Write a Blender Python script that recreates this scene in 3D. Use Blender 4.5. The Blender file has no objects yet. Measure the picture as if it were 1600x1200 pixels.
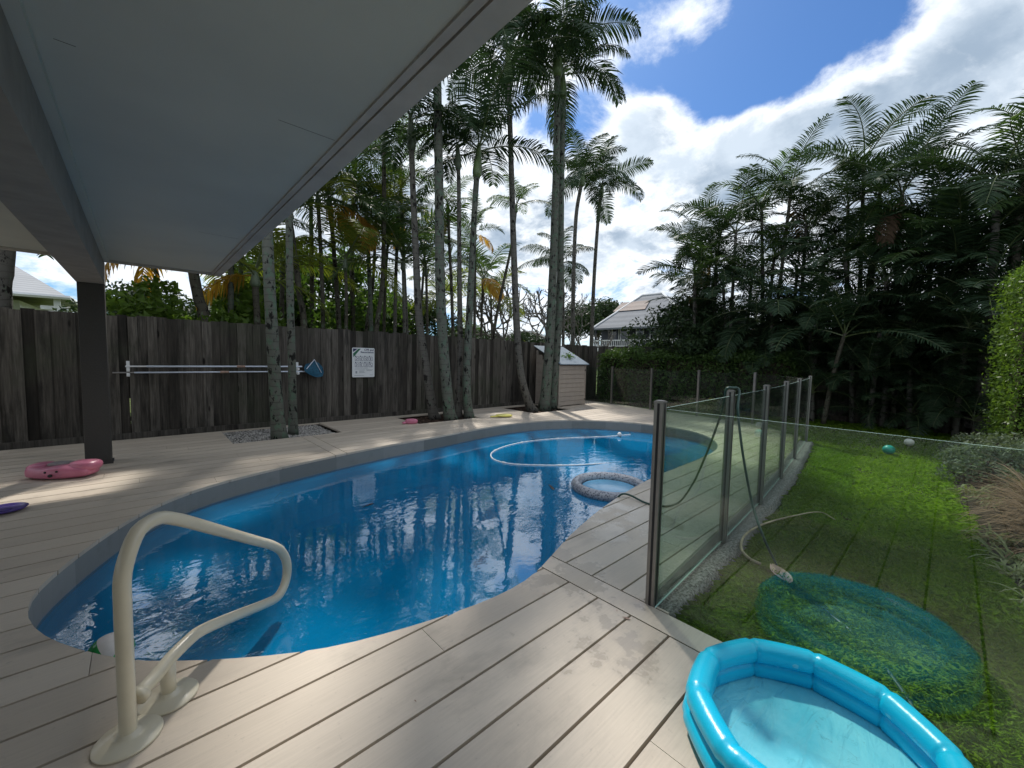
import bpy, bmesh, math, random
import numpy as np
from mathutils import Vector, Matrix
from mathutils.geometry import tessellate_polygon
C = bpy.context.scene
COL = C.collection
PI = math.pi
# ------------------------------------------------------------------ camera
F, EYE = 632.0, 1.43
pitch, roll, yaw = math.atan(42/F), math.atan(0.0225), math.radians(47.3)
fh = np.array([math.cos(yaw), math.sin(yaw), 0]); rh = np.array([math.sin(yaw), -math.cos(yaw), 0]); upv = np.array([0, 0, 1.])
FW = fh*math.cos(pitch)-upv*math.sin(pitch)
u0 = np.cross(rh, FW)
RR = rh*math.cos(roll)+u0*math.sin(roll); UU = -rh*math.sin(roll)+u0*math.cos(roll)
cam = bpy.data.cameras.new('camera'); co = bpy.data.objects.new('camera', cam); COL.objects.link(co)
co.matrix_world = Matrix(((RR[0], UU[0], -FW[0], 0), (RR[1], UU[1], -FW[1], 0), (RR[2], UU[2], -FW[2], EYE), (0, 0, 0, 1)))
cam.sensor_fit = 'HORIZONTAL'; cam.sensor_width = 36; cam.lens = F/1600*36
cam.clip_start = 0.05; cam.clip_end = 2000
C.camera = co
# measuring helpers: photo pixel -> place in the world, given the ground height or a vertical plane
def ray(x, y):
    d = FW*F+RR*(x-800)-UU*(y-600); return d/np.linalg.norm(d)
def G(x, y, z=0.0):
    d = ray(x, y); return np.array([0, 0, EYE])+d*((z-EYE)/d[2])
def PX(x, y, X):
    d = ray(x, y); return np.array([0, 0, EYE])+d*X/d[0]
def PY(x, y, Y):
    d = ray(x, y); return np.array([0, 0, EYE])+d*Y/d[1]
# ------------------------------------------------------------------ sun, sky, exposure
SUN_EL, SUN_AZ = math.radians(53), math.radians(57)
sd = Vector((math.cos(SUN_EL)*math.cos(SUN_AZ), math.cos(SUN_EL)*math.sin(SUN_AZ), math.sin(SUN_EL)))
sl = bpy.data.lights.new('sun', 'SUN'); sl.energy = 3.2; sl.angle = math.radians(2.5); sl.color = (1, .95, .87)
so = bpy.data.objects.new('sun', sl); COL.objects.link(so); so.rotation_euler = sd.to_track_quat('Z', 'Y').to_euler()
C.view_settings.view_transform = 'Standard'; C.view_settings.look = 'None'; C.view_settings.gamma = 1
C.view_settings.use_curve_mapping = False; C.view_settings.exposure = 0.4
C.cycles.max_bounces = 10; C.cycles.transparent_max_bounces = 24; C.cycles.transmission_bounces = 6
C.cycles.diffuse_bounces = 4; C.cycles.glossy_bounces = 4; C.cycles.sample_clamp_indirect = 6
C.cycles.caustics_reflective = False; C.cycles.caustics_refractive = False

class NT:
    def __init__(s, tree): s.t = tree; s.n = tree.nodes; s.l = tree.links
    def new(s, typ, **kw):
        n = s.n.new(typ)
        for k, v in kw.items(): setattr(n, k, v)
        return n
    def link(s, a, b): s.l.new(a, b)
    def put(s, sock, v):
        if hasattr(v, 'is_output') or isinstance(v, bpy.types.NodeSocket): s.l.new(v, sock)
        elif isinstance(v, (tuple, list)) and sock.type == 'RGBA' and len(v) == 3: sock.default_value = (*v, 1)
        else: sock.default_value = v
    def math(s, op, a, b=0.0, c=0.0, clamp=False):
        n = s.new('ShaderNodeMath', operation=op, use_clamp=clamp)
        for i, v in enumerate((a, b, c)): s.put(n.inputs[i], v)
        return n.outputs[0]
    def vmath(s, op, a, b=(0, 0, 0), out=0):
        n = s.new('ShaderNodeVectorMath', operation=op); s.put(n.inputs[0], a); s.put(n.inputs[1], b); return n.outputs[out]
    def mix(s, f, a, b, blend='MIX'):
        n = s.new('ShaderNodeMix', data_type='RGBA', blend_type=blend, clamp_factor=True)
        s.put(n.inputs[0], f); s.put(n.inputs[6], a); s.put(n.inputs[7], b); return n.outputs[2]
    def noise(s, vec, scale, detail=4, rough=.5, out=0, dist=0):
        n = s.new('ShaderNodeTexNoise'); 
        if vec is not None: s.put(n.inputs['Vector'], vec)
        n.inputs['Scale'].default_value = scale; n.inputs['Detail'].default_value = detail; n.inputs['Roughness'].default_value = rough
        n.inputs['Distortion'].default_value = dist
        return n.outputs[out]
    def ramp(s, f, lo, hi, a=0.0, b=1.0):
        n = s.new('ShaderNodeMapRange', interpolation_type='SMOOTHSTEP'); s.put(n.inputs[0], f)
        for i, v in zip((1, 2, 3, 4), (lo, hi, a, b)): n.inputs[i].default_value = v
        return n.outputs[0]
    def mapping(s, vec, scale=(1, 1, 1), loc=(0, 0, 0), rot=(0, 0, 0)):
        n = s.new('ShaderNodeMapping'); s.put(n.inputs[0], vec); n.inputs[1].default_value = loc; n.inputs[2].default_value = rot; n.inputs[3].default_value = scale
        return n.outputs[0]
    def bump(s, h, strength=.3, dist=.01):
        n = s.new('ShaderNodeBump'); n.inputs['Strength'].default_value = strength; n.inputs['Distance'].default_value = dist
        s.put(n.inputs['Height'], h); return n.outputs[0]

w = bpy.data.worlds.new('World'); C.world = w; w.use_nodes = True
n = NT(w.node_tree); n.n.clear()
sky = n.new('ShaderNodeTexSky', sky_type='NISHITA', sun_disc=False, sun_elevation=SUN_EL, sun_rotation=PI/2-SUN_AZ)
sky.air_density = 1.0; sky.dust_density = .6; sky.ozone_density = 3
tc = n.new('ShaderNodeTexCoord').outputs['Generated']
d = n.vmath('NORMALIZE', tc)
sx = n.new('ShaderNodeSeparateXYZ'); n.link(d, sx.inputs[0])
zz = n.math('MAXIMUM', sx.outputs[2], 0.0); zi = n.math('ADD', zz, .34)
cx = n.new('ShaderNodeCombineXYZ'); n.link(n.math('DIVIDE', sx.outputs[0], zi), cx.inputs[0]); n.link(n.math('DIVIDE', sx.outputs[1], zi), cx.inputs[1])
p = cx.outputs[0]
f1 = n.noise(p, 3.4, 12, .62, dist=.35)
f2 = n.noise(n.mapping(p, loc=(5.2, 1.3, 0)), 9.0, 10, .65)
dens = n.math('ADD', n.math('MULTIPLY', f1, .8), n.math('MULTIPLY', f2, .28))
bias = .04
gaps = [((1125, 130), .075, .30), ((1190, 110), .08, .30), ((1290, 60), .09, .22), ((1390, 60), .05, .16), ((1250, -40), .16, .22), ((905, 195), .07, .24), ((840, 215), .05, .12), ((985, -10), .09, .26), ((1000, 120), .05, .14),
        ((680, -900), .5, .12), ((690, 525), .06, .16), ((1120, 40), .06, -.22), ((1160, 235), .09, -.22), ((1400, 140), .09, -.2), ((1250, 215), .09, -.2), ((1000, 185), .055, -.22), ((1000, 60), .05, -.12), ((950, 100), .05, -.12), ((1500, 150), .25, -.12), ((1000, 330), .25, -.10), ((620, 250), .3, -.2)]
acc = n.math('ADD', dens, bias)
for (px, py), rad, amt in gaps:
    dv = ray(px, py)
    dist = n.vmath('DISTANCE', d, tuple(dv), out=1)
    acc = n.math('SUBTRACT', acc, n.math('MULTIPLY', n.math('EXPONENT', n.math('MULTIPLY', n.math('POWER', n.math('DIVIDE', dist, rad), 2.0), -1.0)), amt))
mask = n.ramp(acc, .43, .64)
shade = n.noise(n.mapping(p, loc=(2.2, 7.3, 0)), 3.2, 9, .58)
low = n.ramp(sx.outputs[2], .05, .5)
dsun = n.math('MAXIMUM', n.vmath('DOT_PRODUCT', d, tuple(sd), out=1), 0.0)
glow = n.math('ADD', n.math('MULTIPLY', n.math('POWER', dsun, 90.0), 16.0), n.math('MULTIPLY', n.math('POWER', dsun, 14.0), 2.6))
body = n.mix(n.ramp(shade, .38, .64), (2.8, 3.6, 4.6), (5.2, 6.0, 6.9))
thin = n.ramp(acc, .58, .78)
body = n.mix(n.math('SUBTRACT', 1.0, thin), body, (8.6, 9.0, 9.4))
lit = n.vmath('ADD', body, n.vmath('MULTIPLY', (1, .97, .92), glow))
skc = n.mix(1.0, sky.outputs[0], (.44, .68, .94), 'MULTIPLY')
skc = n.vmath('ADD', skc, n.vmath('MULTIPLY', (.35, .37, .4), glow))
colr = n.mix(mask, skc, lit)
bg = n.new('ShaderNodeBackground'); n.link(colr, bg.inputs[0]); bg.inputs[1].default_value = .105
n.link(bg.outputs[0], n.new('ShaderNodeOutputWorld').inputs[0])

# ------------------------------------------------------------------ materials
def newmat(name):
    m = bpy.data.materials.new(name); m.use_nodes = True; t = NT(m.node_tree); t.n.clear()
    out = t.new('ShaderNodeOutputMaterial'); return m, t, out
def principled(t, out, base, rough=.6, spec=.5, metal=0.0, normal=None, **kw):
    b = t.new('ShaderNodeBsdfPrincipled'); t.put(b.inputs['Base Color'], base); t.put(b.inputs['Roughness'], rough)
    b.inputs['Specular IOR Level'].default_value = spec; b.inputs['Metallic'].default_value = metal
    if normal is not None: t.link(normal, b.inputs['Normal'])
    for k, v in kw.items(): b.inputs[k].default_value = v
    t.link(b.outputs[0], out.inputs[0]); return b
def simple(name, col, rough=.6, var=.15, scale=8, spec=.5, metal=0.0, bump=.0, coord='Object', **kw):
    m, t, out = newmat(name); v = t.new('ShaderNodeTexCoord').outputs[coord]
    nz = t.noise(v, scale, 6, .6)
    c2 = tuple(c*(1-var*1.6) for c in col); c1 = tuple(min(1, c*(1+var)) for c in col)
    base = t.mix(t.ramp(nz, .3, .7), c2, c1)
    nm = t.bump(t.noise(v, scale*8, 4), bump, .004) if bump else None
    principled(t, out, base, rough, spec, metal, nm, **kw); return m
def leafmat(name, c1, c2, trans=.35, rough=.45, tip=None):
    m, t, out = newmat(name)
    g = t.new('ShaderNodeNewGeometry'); v = t.new('ShaderNodeTexCoord').outputs['Object']
    r = g.outputs['Random Per Island']
    base = t.mix(t.math('ADD', t.math('MULTIPLY', r, .6), t.math('MULTIPLY', t.noise(v, 1.7, 2), .4)), c1, c2)
    b = t.new('ShaderNodeBsdfPrincipled'); t.link(base, b.inputs['Base Color']); b.inputs['Roughness'].default_value = rough; b.inputs['Specular IOR Level'].default_value = .22
    tr = t.new('ShaderNodeBsdfTranslucent'); t.link(t.mix(1.0, base, (1.25, 1.3, .6), 'MULTIPLY'), tr.inputs[0])
    mx = t.new('ShaderNodeMixShader'); mx.inputs[0].default_value = trans; t.link(b.outputs[0], mx.inputs[1]); t.link(tr.outputs[0], mx.inputs[2])
    t.link(mx.outputs[0], out.inputs[0]); return m

def deckmat():
    m, t, out = newmat('composite_deck'); v = t.new('ShaderNodeTexCoord').outputs['Object']
    g = t.new('ShaderNodeNewGeometry'); r = g.outputs['Random Per Island']
    base = t.mix(r, (.52, .445, .36), (.61, .53, .435))
    grain = t.noise(t.mapping(v, scale=(2.5, 60, 1)), 2.0, 5, .6)
    base = t.mix(t.ramp(grain, .3, .75), base, t.mix(.12, base, (.12, .10, .08)))
    blot = t.noise(t.mapping(v, scale=(1, 1.8, 1)), 1.3, 8, .62, dist=.4)
    base = t.mix(t.math('MULTIPLY', t.ramp(blot, .5, .74), .42), base, (.15, .135, .115))
    spk = t.noise(v, 24, 5, .7)
    base = t.mix(t.math('MULTIPLY', t.ramp(spk, .60, .75), .35), base, (.14, .12, .10))
    wet = t.math('MULTIPLY', t.ramp(t.noise(t.mapping(v, loc=(3.1, .4, 0)), 1.1, 6, .65), .53, .59), 1.0)
    sy = t.new('ShaderNodeSeparateXYZ'); t.link(v, sy.inputs[0])
    near = t.math('MULTIPLY', t.ramp(sy.outputs[0], .6, 1.6), t.ramp(sy.outputs[1], 3.2, 2.4))
    near = t.math('MULTIPLY', near, t.ramp(sy.outputs[0], 5.0, 3.8))
    wet = t.math('MULTIPLY', wet, near)
    base = t.mix(t.math('MULTIPLY', wet, .28), base, (.22, .19, .155))
    rough = t.math('SUBTRACT', t.math('ADD', .42, t.math('MULTIPLY', grain, .2)), t.math('MULTIPLY', wet, .36))
    nm = t.bump(t.math('ADD', grain, t.math('MULTIPLY', blot, .4)), .16, .003)
    principled(t, out, base, rough, .45, 0, nm); return m
M = {}
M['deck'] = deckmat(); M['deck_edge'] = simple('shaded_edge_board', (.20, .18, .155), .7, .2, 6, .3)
def fencemat():
    m, t, out = newmat('weathered_timber'); v = t.new('ShaderNodeTexCoord').outputs['Object']
    g = t.new('ShaderNodeNewGeometry'); r = g.outputs['Random Per Island']
    off = t.new('ShaderNodeCombineXYZ'); t.link(t.math('MULTIPLY', r, 37.0), off.inputs[0]); t.link(t.math('MULTIPLY', r, 11.0), off.inputs[2])
    vv = t.vmath('ADD', v, off.outputs[0])
    base = t.mix(r, (.036, .031, .026), (.19, .172, .148))
    gr = t.noise(t.mapping(vv, scale=(28, 28, 1.3)), 1.6, 7, .65, dist=.3)
    base = t.mix(t.ramp(gr, .32, .72), t.mix(.65, base, (.014, .012, .010)), base)
    st = t.noise(t.mapping(vv, scale=(3.5, 3.5, .55)), 1.5, 6, .65)
    base = t.mix(t.math('MULTIPLY', t.ramp(st, .46, .68), .85), base, (.016, .015, .013))
    kn = t.new('ShaderNodeTexVoronoi'); t.link(t.mapping(vv, scale=(5, 5, 1.6)), kn.inputs[0]); kn.inputs['Scale'].default_value = .9
    base = t.mix(t.ramp(kn.outputs[0], .13, .06), base, (.01, .008, .007))
    gn = t.noise(v, .8, 4, .6)
    base = t.mix(t.math('MULTIPLY', t.ramp(gn, .5, .7), .35), base, (.05, .065, .035))
    principled(t, out, base, .85, .25, 0, t.bump(gr, .5, .006)); return m
M['fence'] = fencemat()
def trunkmat(name, base1, base2, lichen, dark, rings=9.0, lich=.5):
    m, t, out = newmat(name); v = t.new('ShaderNodeTexCoord').outputs['Object']
    s = t.new('ShaderNodeSeparateXYZ'); t.link(v, s.inputs[0])
    wob = t.noise(v, 3, 3)
    ring = t.math('FRACT', t.math('ADD', t.math('MULTIPLY', s.outputs[2], rings), t.math('MULTIPLY', wob, 1.2)))
    ringm = t.ramp(ring, .0, .16, 1.0, 0.0)
    base = t.mix(t.noise(t.mapping(v, scale=(1, 1, .5)), 5, 5, .6), base1, base2)
    base = t.mix(t.math('MULTIPLY', ringm, .55), base, tuple(c*.45 for c in base1))
    l = t.ramp(t.noise(t.mapping(v, scale=(1, 1, .7)), 10, 5, .65), .62-lich*.25, .68-lich*.2)
    base = t.mix(t.math('MULTIPLY', l, .9), base, lichen)
    dk = t.ramp(t.noise(t.mapping(v, scale=(1, 1, .55), loc=(4, 2, 1)), 11, 5, .65), .56, .60)
    base = t.mix(dk, base, dark)
    h = t.math('ADD', t.math('MULTIPLY', ringm, -1.0), t.noise(v, 40, 4))
    principled(t, out, base, .85, .25, 0, t.bump(h, .5, .01)); return m
M['trunk_lichen'] = trunkmat('lichened_palm_trunk', (.075, .08, .065), (.15, .155, .13), (.10, .15, .105), (.014, .014, .012), 8, .45)
M['trunk_grey'] = trunkmat('grey_palm_trunk', (.085, .078, .068), (.15, .142, .125), (.12, .15, .115), (.02, .018, .016), 9, .1)
M['trunk_dark'] = trunkmat('dark_cane_trunk', (.055, .05, .04), (.11, .10, .075), (.12, .15, .10), (.015, .013, .01), 7, .15)
M['bark'] = simple('tree_bark', (.10, .085, .07), .9, .3, 6, .2, bump=.6)
M['bare'] = simple('pale_bare_bark', (.15, .14, .125), .9, .25, 6, .2, bump=.4)
M['shaft'] = simple('green_crownshaft', (.13, .19, .075), .4, .25, 5, .5)
M['shaft_grey'] = simple('grey_green_crownshaft', (.10, .13, .08), .5, .25, 5, .5)
M['frond'] = leafmat('palm_leaf_green', (.035, .075, .028), (.085, .14, .045), .4)
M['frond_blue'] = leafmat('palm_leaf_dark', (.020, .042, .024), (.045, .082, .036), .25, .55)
M['frond_lime'] = leafmat('palm_leaf_lime', (.09, .13, .025), (.24, .27, .05), .5)
M['frond_dead'] = leafmat('palm_leaf_dead', (.075, .05, .032), (.15, .10, .062), .3, .7)
M['frond_orange'] = leafmat('palm_leaf_orange', (.36, .17, .035), (.55, .34, .07), .5, .6)
M['rachis'] = simple('leaf_stalk', (.10, .13, .05), .5, .2, 6)
M['leaf'] = leafmat('broad_leaf_green', (.045, .095, .025), (.11, .19, .04), .42)
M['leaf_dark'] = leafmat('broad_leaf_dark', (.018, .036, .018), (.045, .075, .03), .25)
M['leaf_bright'] = leafmat('hedge_leaf_bright', (.06, .12, .022), (.16, .25, .05), .4, .35)
M['leaf_hedge'] = leafmat('hedge_leaf', (.035, .075, .022), (.09, .15, .04), .35)
M['leaf_grey'] = leafmat('grey_green_leaf', (.08, .115, .075), (.16, .20, .13), .3, .6)
M['straw'] = leafmat('dry_grass_blade', (.13, .075, .05), (.36, .25, .17), .3, .7)
M['strap'] = leafmat('variegated_strap_leaf', (.10, .14, .05), (.30, .31, .17), .35, .5)
def soffitmat():
    m, t, out = newmat('painted_soffit'); v = t.new('ShaderNodeTexCoord').outputs['Object']
    nz = t.noise(v, 1.2, 4); tex = t.noise(v, 220, 3, .6)
    principled(t, out, t.mix(t.ramp(nz, .3, .7), (.48, .515, .50), (.54, .575, .55)), .75, .3, 0, t.bump(tex, .35, .003)); return m
M['soffit'] = soffitmat()
M['column'] = simple('painted_column', (.065, .062, .058), .7, .06, 60, .3, bump=.3)
M['fascia'] = simple('roof_fascia', (.46, .45, .43), .5, .08, 3, .4)
M['beam'] = simple('painted_beam', (.27, .265, .255), .75, .08, 5, .3, bump=.15)
def edgemat():
    m, t, out = newmat('pool_edge_board'); r = t.new('ShaderNodeNewGeometry').outputs['Random Per Island']; v = t.new('ShaderNodeTexCoord').outputs['Object']
    base = t.mix(r, (.17, .18, .175), (.27, .275, .265)); base = t.mix(t.math('MULTIPLY', t.ramp(t.noise(v, 6, 6, .65), .5, .75), .3), base, (.12, .12, .11))
    principled(t, out, base, .55, .4); return m
M['pool_fascia'] = edgemat()
def shellmat():
    m, t, out = newmat('fibreglass_shell'); v = t.new('ShaderNodeTexCoord').outputs['Object']
    principled(t, out, t.mix(t.ramp(t.noise(v, 1.0, 5), .3, .7), (.004, .50, .86), (.006, .60, .95)), .35, .5); return m
M['shell'] = shellmat()
def watermat():
    m, t, out = newmat('pool_water'); v = t.new('ShaderNodeTexCoord').outputs['Object']
    fr = t.new('ShaderNodeFresnel'); fr.inputs[0].default_value = 2.35
    h1 = t.noise(t.mapping(v, rot=(0, 0, .8), scale=(1, 1.5, 1)), 5.0, 2, .5, dist=.6)
    h2 = t.noise(v, 15.0, 2, .5, dist=.8)
    amp = t.ramp(t.noise(v, .55, 2), .42, .62, .25, 1.0)
    h = t.math('MULTIPLY', t.math('ADD', h1, t.math('MULTIPLY', h2, .28)), amp)
    nm = t.bump(h, .30, .012)
    t.link(nm, fr.inputs['Normal'])
    gl = t.new('ShaderNodeBsdfGlossy'); gl.inputs['Roughness'].default_value = .0; gl.inputs[0].default_value = (1, 1, 1, 1); t.link(nm, gl.inputs['Normal'])
    tr0 = t.new('ShaderNodeBsdfTransparent'); tr0.inputs[0].default_value = (.70, .96, 1, 1); df = t.new('ShaderNodeBsdfDiffuse'); df.inputs[0].default_value = (.001, .34, .74, 1)
    tr = t.new('ShaderNodeMixShader'); tr.inputs[0].default_value = .42; t.link(tr0.outputs[0], tr.inputs[1]); t.link(df.outputs[0], tr.inputs[2])
    mx = t.new('ShaderNodeMixShader'); t.link(fr.outputs[0], mx.inputs[0]); t.link(tr.outputs[0], mx.inputs[1]); t.link(gl.outputs[0], mx.inputs[2])
    t.link(mx.outputs[0], out.inputs[0]); return m
M['water'] = watermat()
def glassmat(name, tint, ior=1.5, rough=0.0):
    m, t, out = newmat(name); v = t.new('ShaderNodeTexCoord').outputs['Object']
    fr = t.new('ShaderNodeFresnel'); t.link(t.math('ADD', t.math('MULTIPLY', t.new('ShaderNodeNewGeometry').outputs['Backfacing'], 1/ior-ior), ior), fr.inputs[0])
    gl = t.new('ShaderNodeBsdfGlossy'); gl.inputs['Roughness'].default_value = rough
    tr = t.new('ShaderNodeBsdfTransparent'); tr.inputs[0].default_value = (*tint, 1)
    mx = t.new('ShaderNodeMixShader'); t.link(fr.outputs[0], mx.inputs[0]); t.link(tr.outputs[0], mx.inputs[1]); t.link(gl.outputs[0], mx.inputs[2])
    df = t.new('ShaderNodeBsdfDiffuse'); df.inputs[0].default_value = (.5, .55, .5, 1)
    m2 = t.new('ShaderNodeMixShader'); t.link(t.ramp(t.noise(v, 2.0, 5, .7), .4, .8, .004, .025), m2.inputs[0]); t.link(mx.outputs[0], m2.inputs[1]); t.link(df.outputs[0], m2.inputs[2])
    t.link(m2.outputs[0], out.inputs[0]); return m
M['glass'] = glassmat('tinted_fence_glass', (.88, .95, .915), 1.58)
M['window'] = simple('dark_window_glass', (.02, .022, .025), .08, .1, 2, .6)
M['glass_edge'] = simple('glass_edge', (.45, .62, .55), .15, .05, 4, .6)
M['alu'] = simple('anodised_aluminium', (.26, .25, .24), .38, .06, 12, .5, .75)
M['alu_pole'] = simple('pale_blue_aluminium', (.62, .68, .78), .3, .05, 9, .5, .4)
M['black'] = simple('black_gasket', (.012, .012, .014), .6, .1, 8)
M['cream'] = simple('cream_powder_coat', (.66, .60, .46), .28, .05, 4, .5)
M['concrete'] = simple('pebbled_concrete', (.17, .165, .155), .9, .5, 60, .3, bump=.35)
M['soil'] = simple('dark_soil', (.035, .028, .02), .95, .5, 8, .2, bump=.8)
M['lawn'] = simple('lawn_base', (.075, .10, .02), .95, .35, 3, .2, bump=.5)
M['white'] = simple('white_paint', (.74, .75, .75), .55, .06, 2)
M['metalroof'] = None
def roofmat(name, col, dx, rust=0.0, pitchm=.1):
    m, t, out = newmat(name); v = t.new('ShaderNodeTexCoord').outputs['Object']
    wv = t.new('ShaderNodeTexWave', wave_type='BANDS', bands_direction=dx); wv.inputs['Scale'].default_value = 1/pitchm/3.14; t.link(v, wv.inputs[0])
    base = t.mix(t.math('MULTIPLY', wv.outputs[1], .35), col, tuple(c*.55 for c in col))
    base = t.mix(t.math('MULTIPLY', t.ramp(t.noise(v, .7, 5), .45, .7), .35+rust), base, tuple(a*.5+b*.5 for a, b in zip(col, (.30, .16, .10))) if rust else tuple(c*.7 for c in col))
    principled(t, out, base, .75, .25, 0, t.bump(wv.outputs[1], .6, .02)); return m
M['roof_white'] = roofmat('pale_corrugated_roof', (.36, .37, .38), 'Y', 0, .25)
M['roof_grey'] = roofmat('grey_metal_roof', (.15, .165, .185), 'X', 0, .5)
M['roof_rust'] = roofmat('rusty_sheet', (.27, .225, .20), 'X', .3, .5)
M['roof_red'] = roofmat('red_roof', (.30, .10, .08), 'X', 0, .5)
M['roof_blue'] = roofmat('pale_blue_shed_roof', (.24, .29, .34), 'X', 0, .09)
M['shed'] = simple('beige_shed_panel', (.36, .31, .265), .6, .06, 5, .4)
M['housewall_dark'] = simple('dark_house_wall', (.035, .04, .055), .7, .1, 2)
M['pink'] = simple('pink_vinyl', (.55, .17, .26), .35, .08, 6)
M['pink_grey'] = simple('grey_mesh_seat', (.25, .22, .22), .8, .1, 30)
M['purple'] = simple('purple_plastic', (.06, .03, .22), .3, .1, 6)
M['yellow'] = simple('yellow_vinyl', (.72, .66, .16), .4, .08, 6)
M['teal'] = simple('teal_ball', (.0, .30, .24), .4, .08, 6)
M['whiteball'] = simple('off_white_ball', (.75, .70, .66), .5, .06, 14)
M['hose_green'] = simple('dark_green_hose', (.018, .06, .045), .4, .1, 20)
M['hose_white'] = simple('white_ribbed_hose', (.70, .76, .80), .4, .05, 30)
M['net'] = simple('blue_net', (.01, .09, .16), .7, .2, 30)
M['gravel'] = simple('gravel_stone', (.50, .48, .45), .8, .4, 25, .3)
M['bark_chip'] = simple('bark_chips', (.09, .06, .045), .9, .5, 20, .2)
M['husk'] = simple('dry_palm_husk', (.40, .27, .21), .7, .2, 8)
M['drystem'] = simple('dry_stem', (.36, .29, .18), .7, .2, 8)
def kiddiemat(name, floor):
    m, t, out = newmat(name); v = t.new('ShaderNodeTexCoord').outputs['Object']
    if floor:
        base = t.mix(t.ramp(t.noise(v, 3, 6, .6), .3, .7), (.11, .56, .68), (.25, .72, .80))
        dirt = t.ramp(t.noise(v, 14, 8, .7, dist=1.2), .58, .70)
        base = t.mix(t.math('MULTIPLY', dirt, .45), base, (.07, .22, .25))
        wr = t.noise(t.mapping(v, scale=(2, 7, 1), rot=(0, 0, .5)), 2, 4, .5, dist=1)
        principled(t, out, base, .22, .5, 0, t.bump(wr, .8, .02)); return m
    base = t.mix(t.ramp(t.noise(v, 3, 3), .3, .7), (.006, .50, .76), (.010, .58, .84))
    vo = t.new('ShaderNodeTexVoronoi'); t.link(v, vo.inputs[0]); vo.inputs['Scale'].default_value = 11; vo.inputs['Randomness'].default_value = .6
    base = t.mix(t.math('MULTIPLY', t.ramp(t.math('ADD', vo.outputs[0], t.math('MULTIPLY', t.noise(v, 60, 2), .12)), .20, .17), .5), base, (.5, .75, .85))
    principled(t, out, base, .3, .5, 0, t.bump(t.noise(t.mapping(v, scale=(1, 1, .3)), 14, 4, .6), .25, .01), **{'Subsurface Weight': 0.0}); return m
M['kiddie'] = kiddiemat('blue_inflatable_vinyl', False); M['kiddie_floor'] = kiddiemat('pale_blue_pool_floor', True)
def ringmat():
    m, t, out = newmat('patterned_ring_vinyl'); v = t.new('ShaderNodeTexCoord').outputs['Object']
    vo = t.new('ShaderNodeTexVoronoi'); t.link(v, vo.inputs[0]); vo.inputs['Scale'].default_value = 42
    base = t.mix(t.ramp(vo.outputs[0], .2, .6), (.10, .11, .14), (.40, .41, .44))
    principled(t, out, base, .3, .5); return m
M['ring'] = ringmat()
M['ringfloor'] = simple('clear_blue_vinyl', (.15, .40, .62), .15, .05, 6)
M['greenball'] = simple('translucent_green_vinyl', (.03, .45, .10), .15, .3, 9)
M['blade'] = leafmat('grass_blade', (.10, .21, .015), (.27, .42, .05), .4, .6)
M['navy'] = simple('navy_print', (.015, .02, .09), .5, .05, 4)
M['greenprint'] = simple('green_print', (.01, .12, .06), .5, .05, 4)
M['greyprint'] = simple('grey_print', (.30, .33, .36), .5, .05, 4)
M['signwhite'] = simple('white_sign_board', (.70, .72, .73), .35, .04, 4)
M['lens'] = simple('pale_lens', (.10, .42, .55), .3, .05, 6)
M['gravel_bed'] = M['soil']

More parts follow.
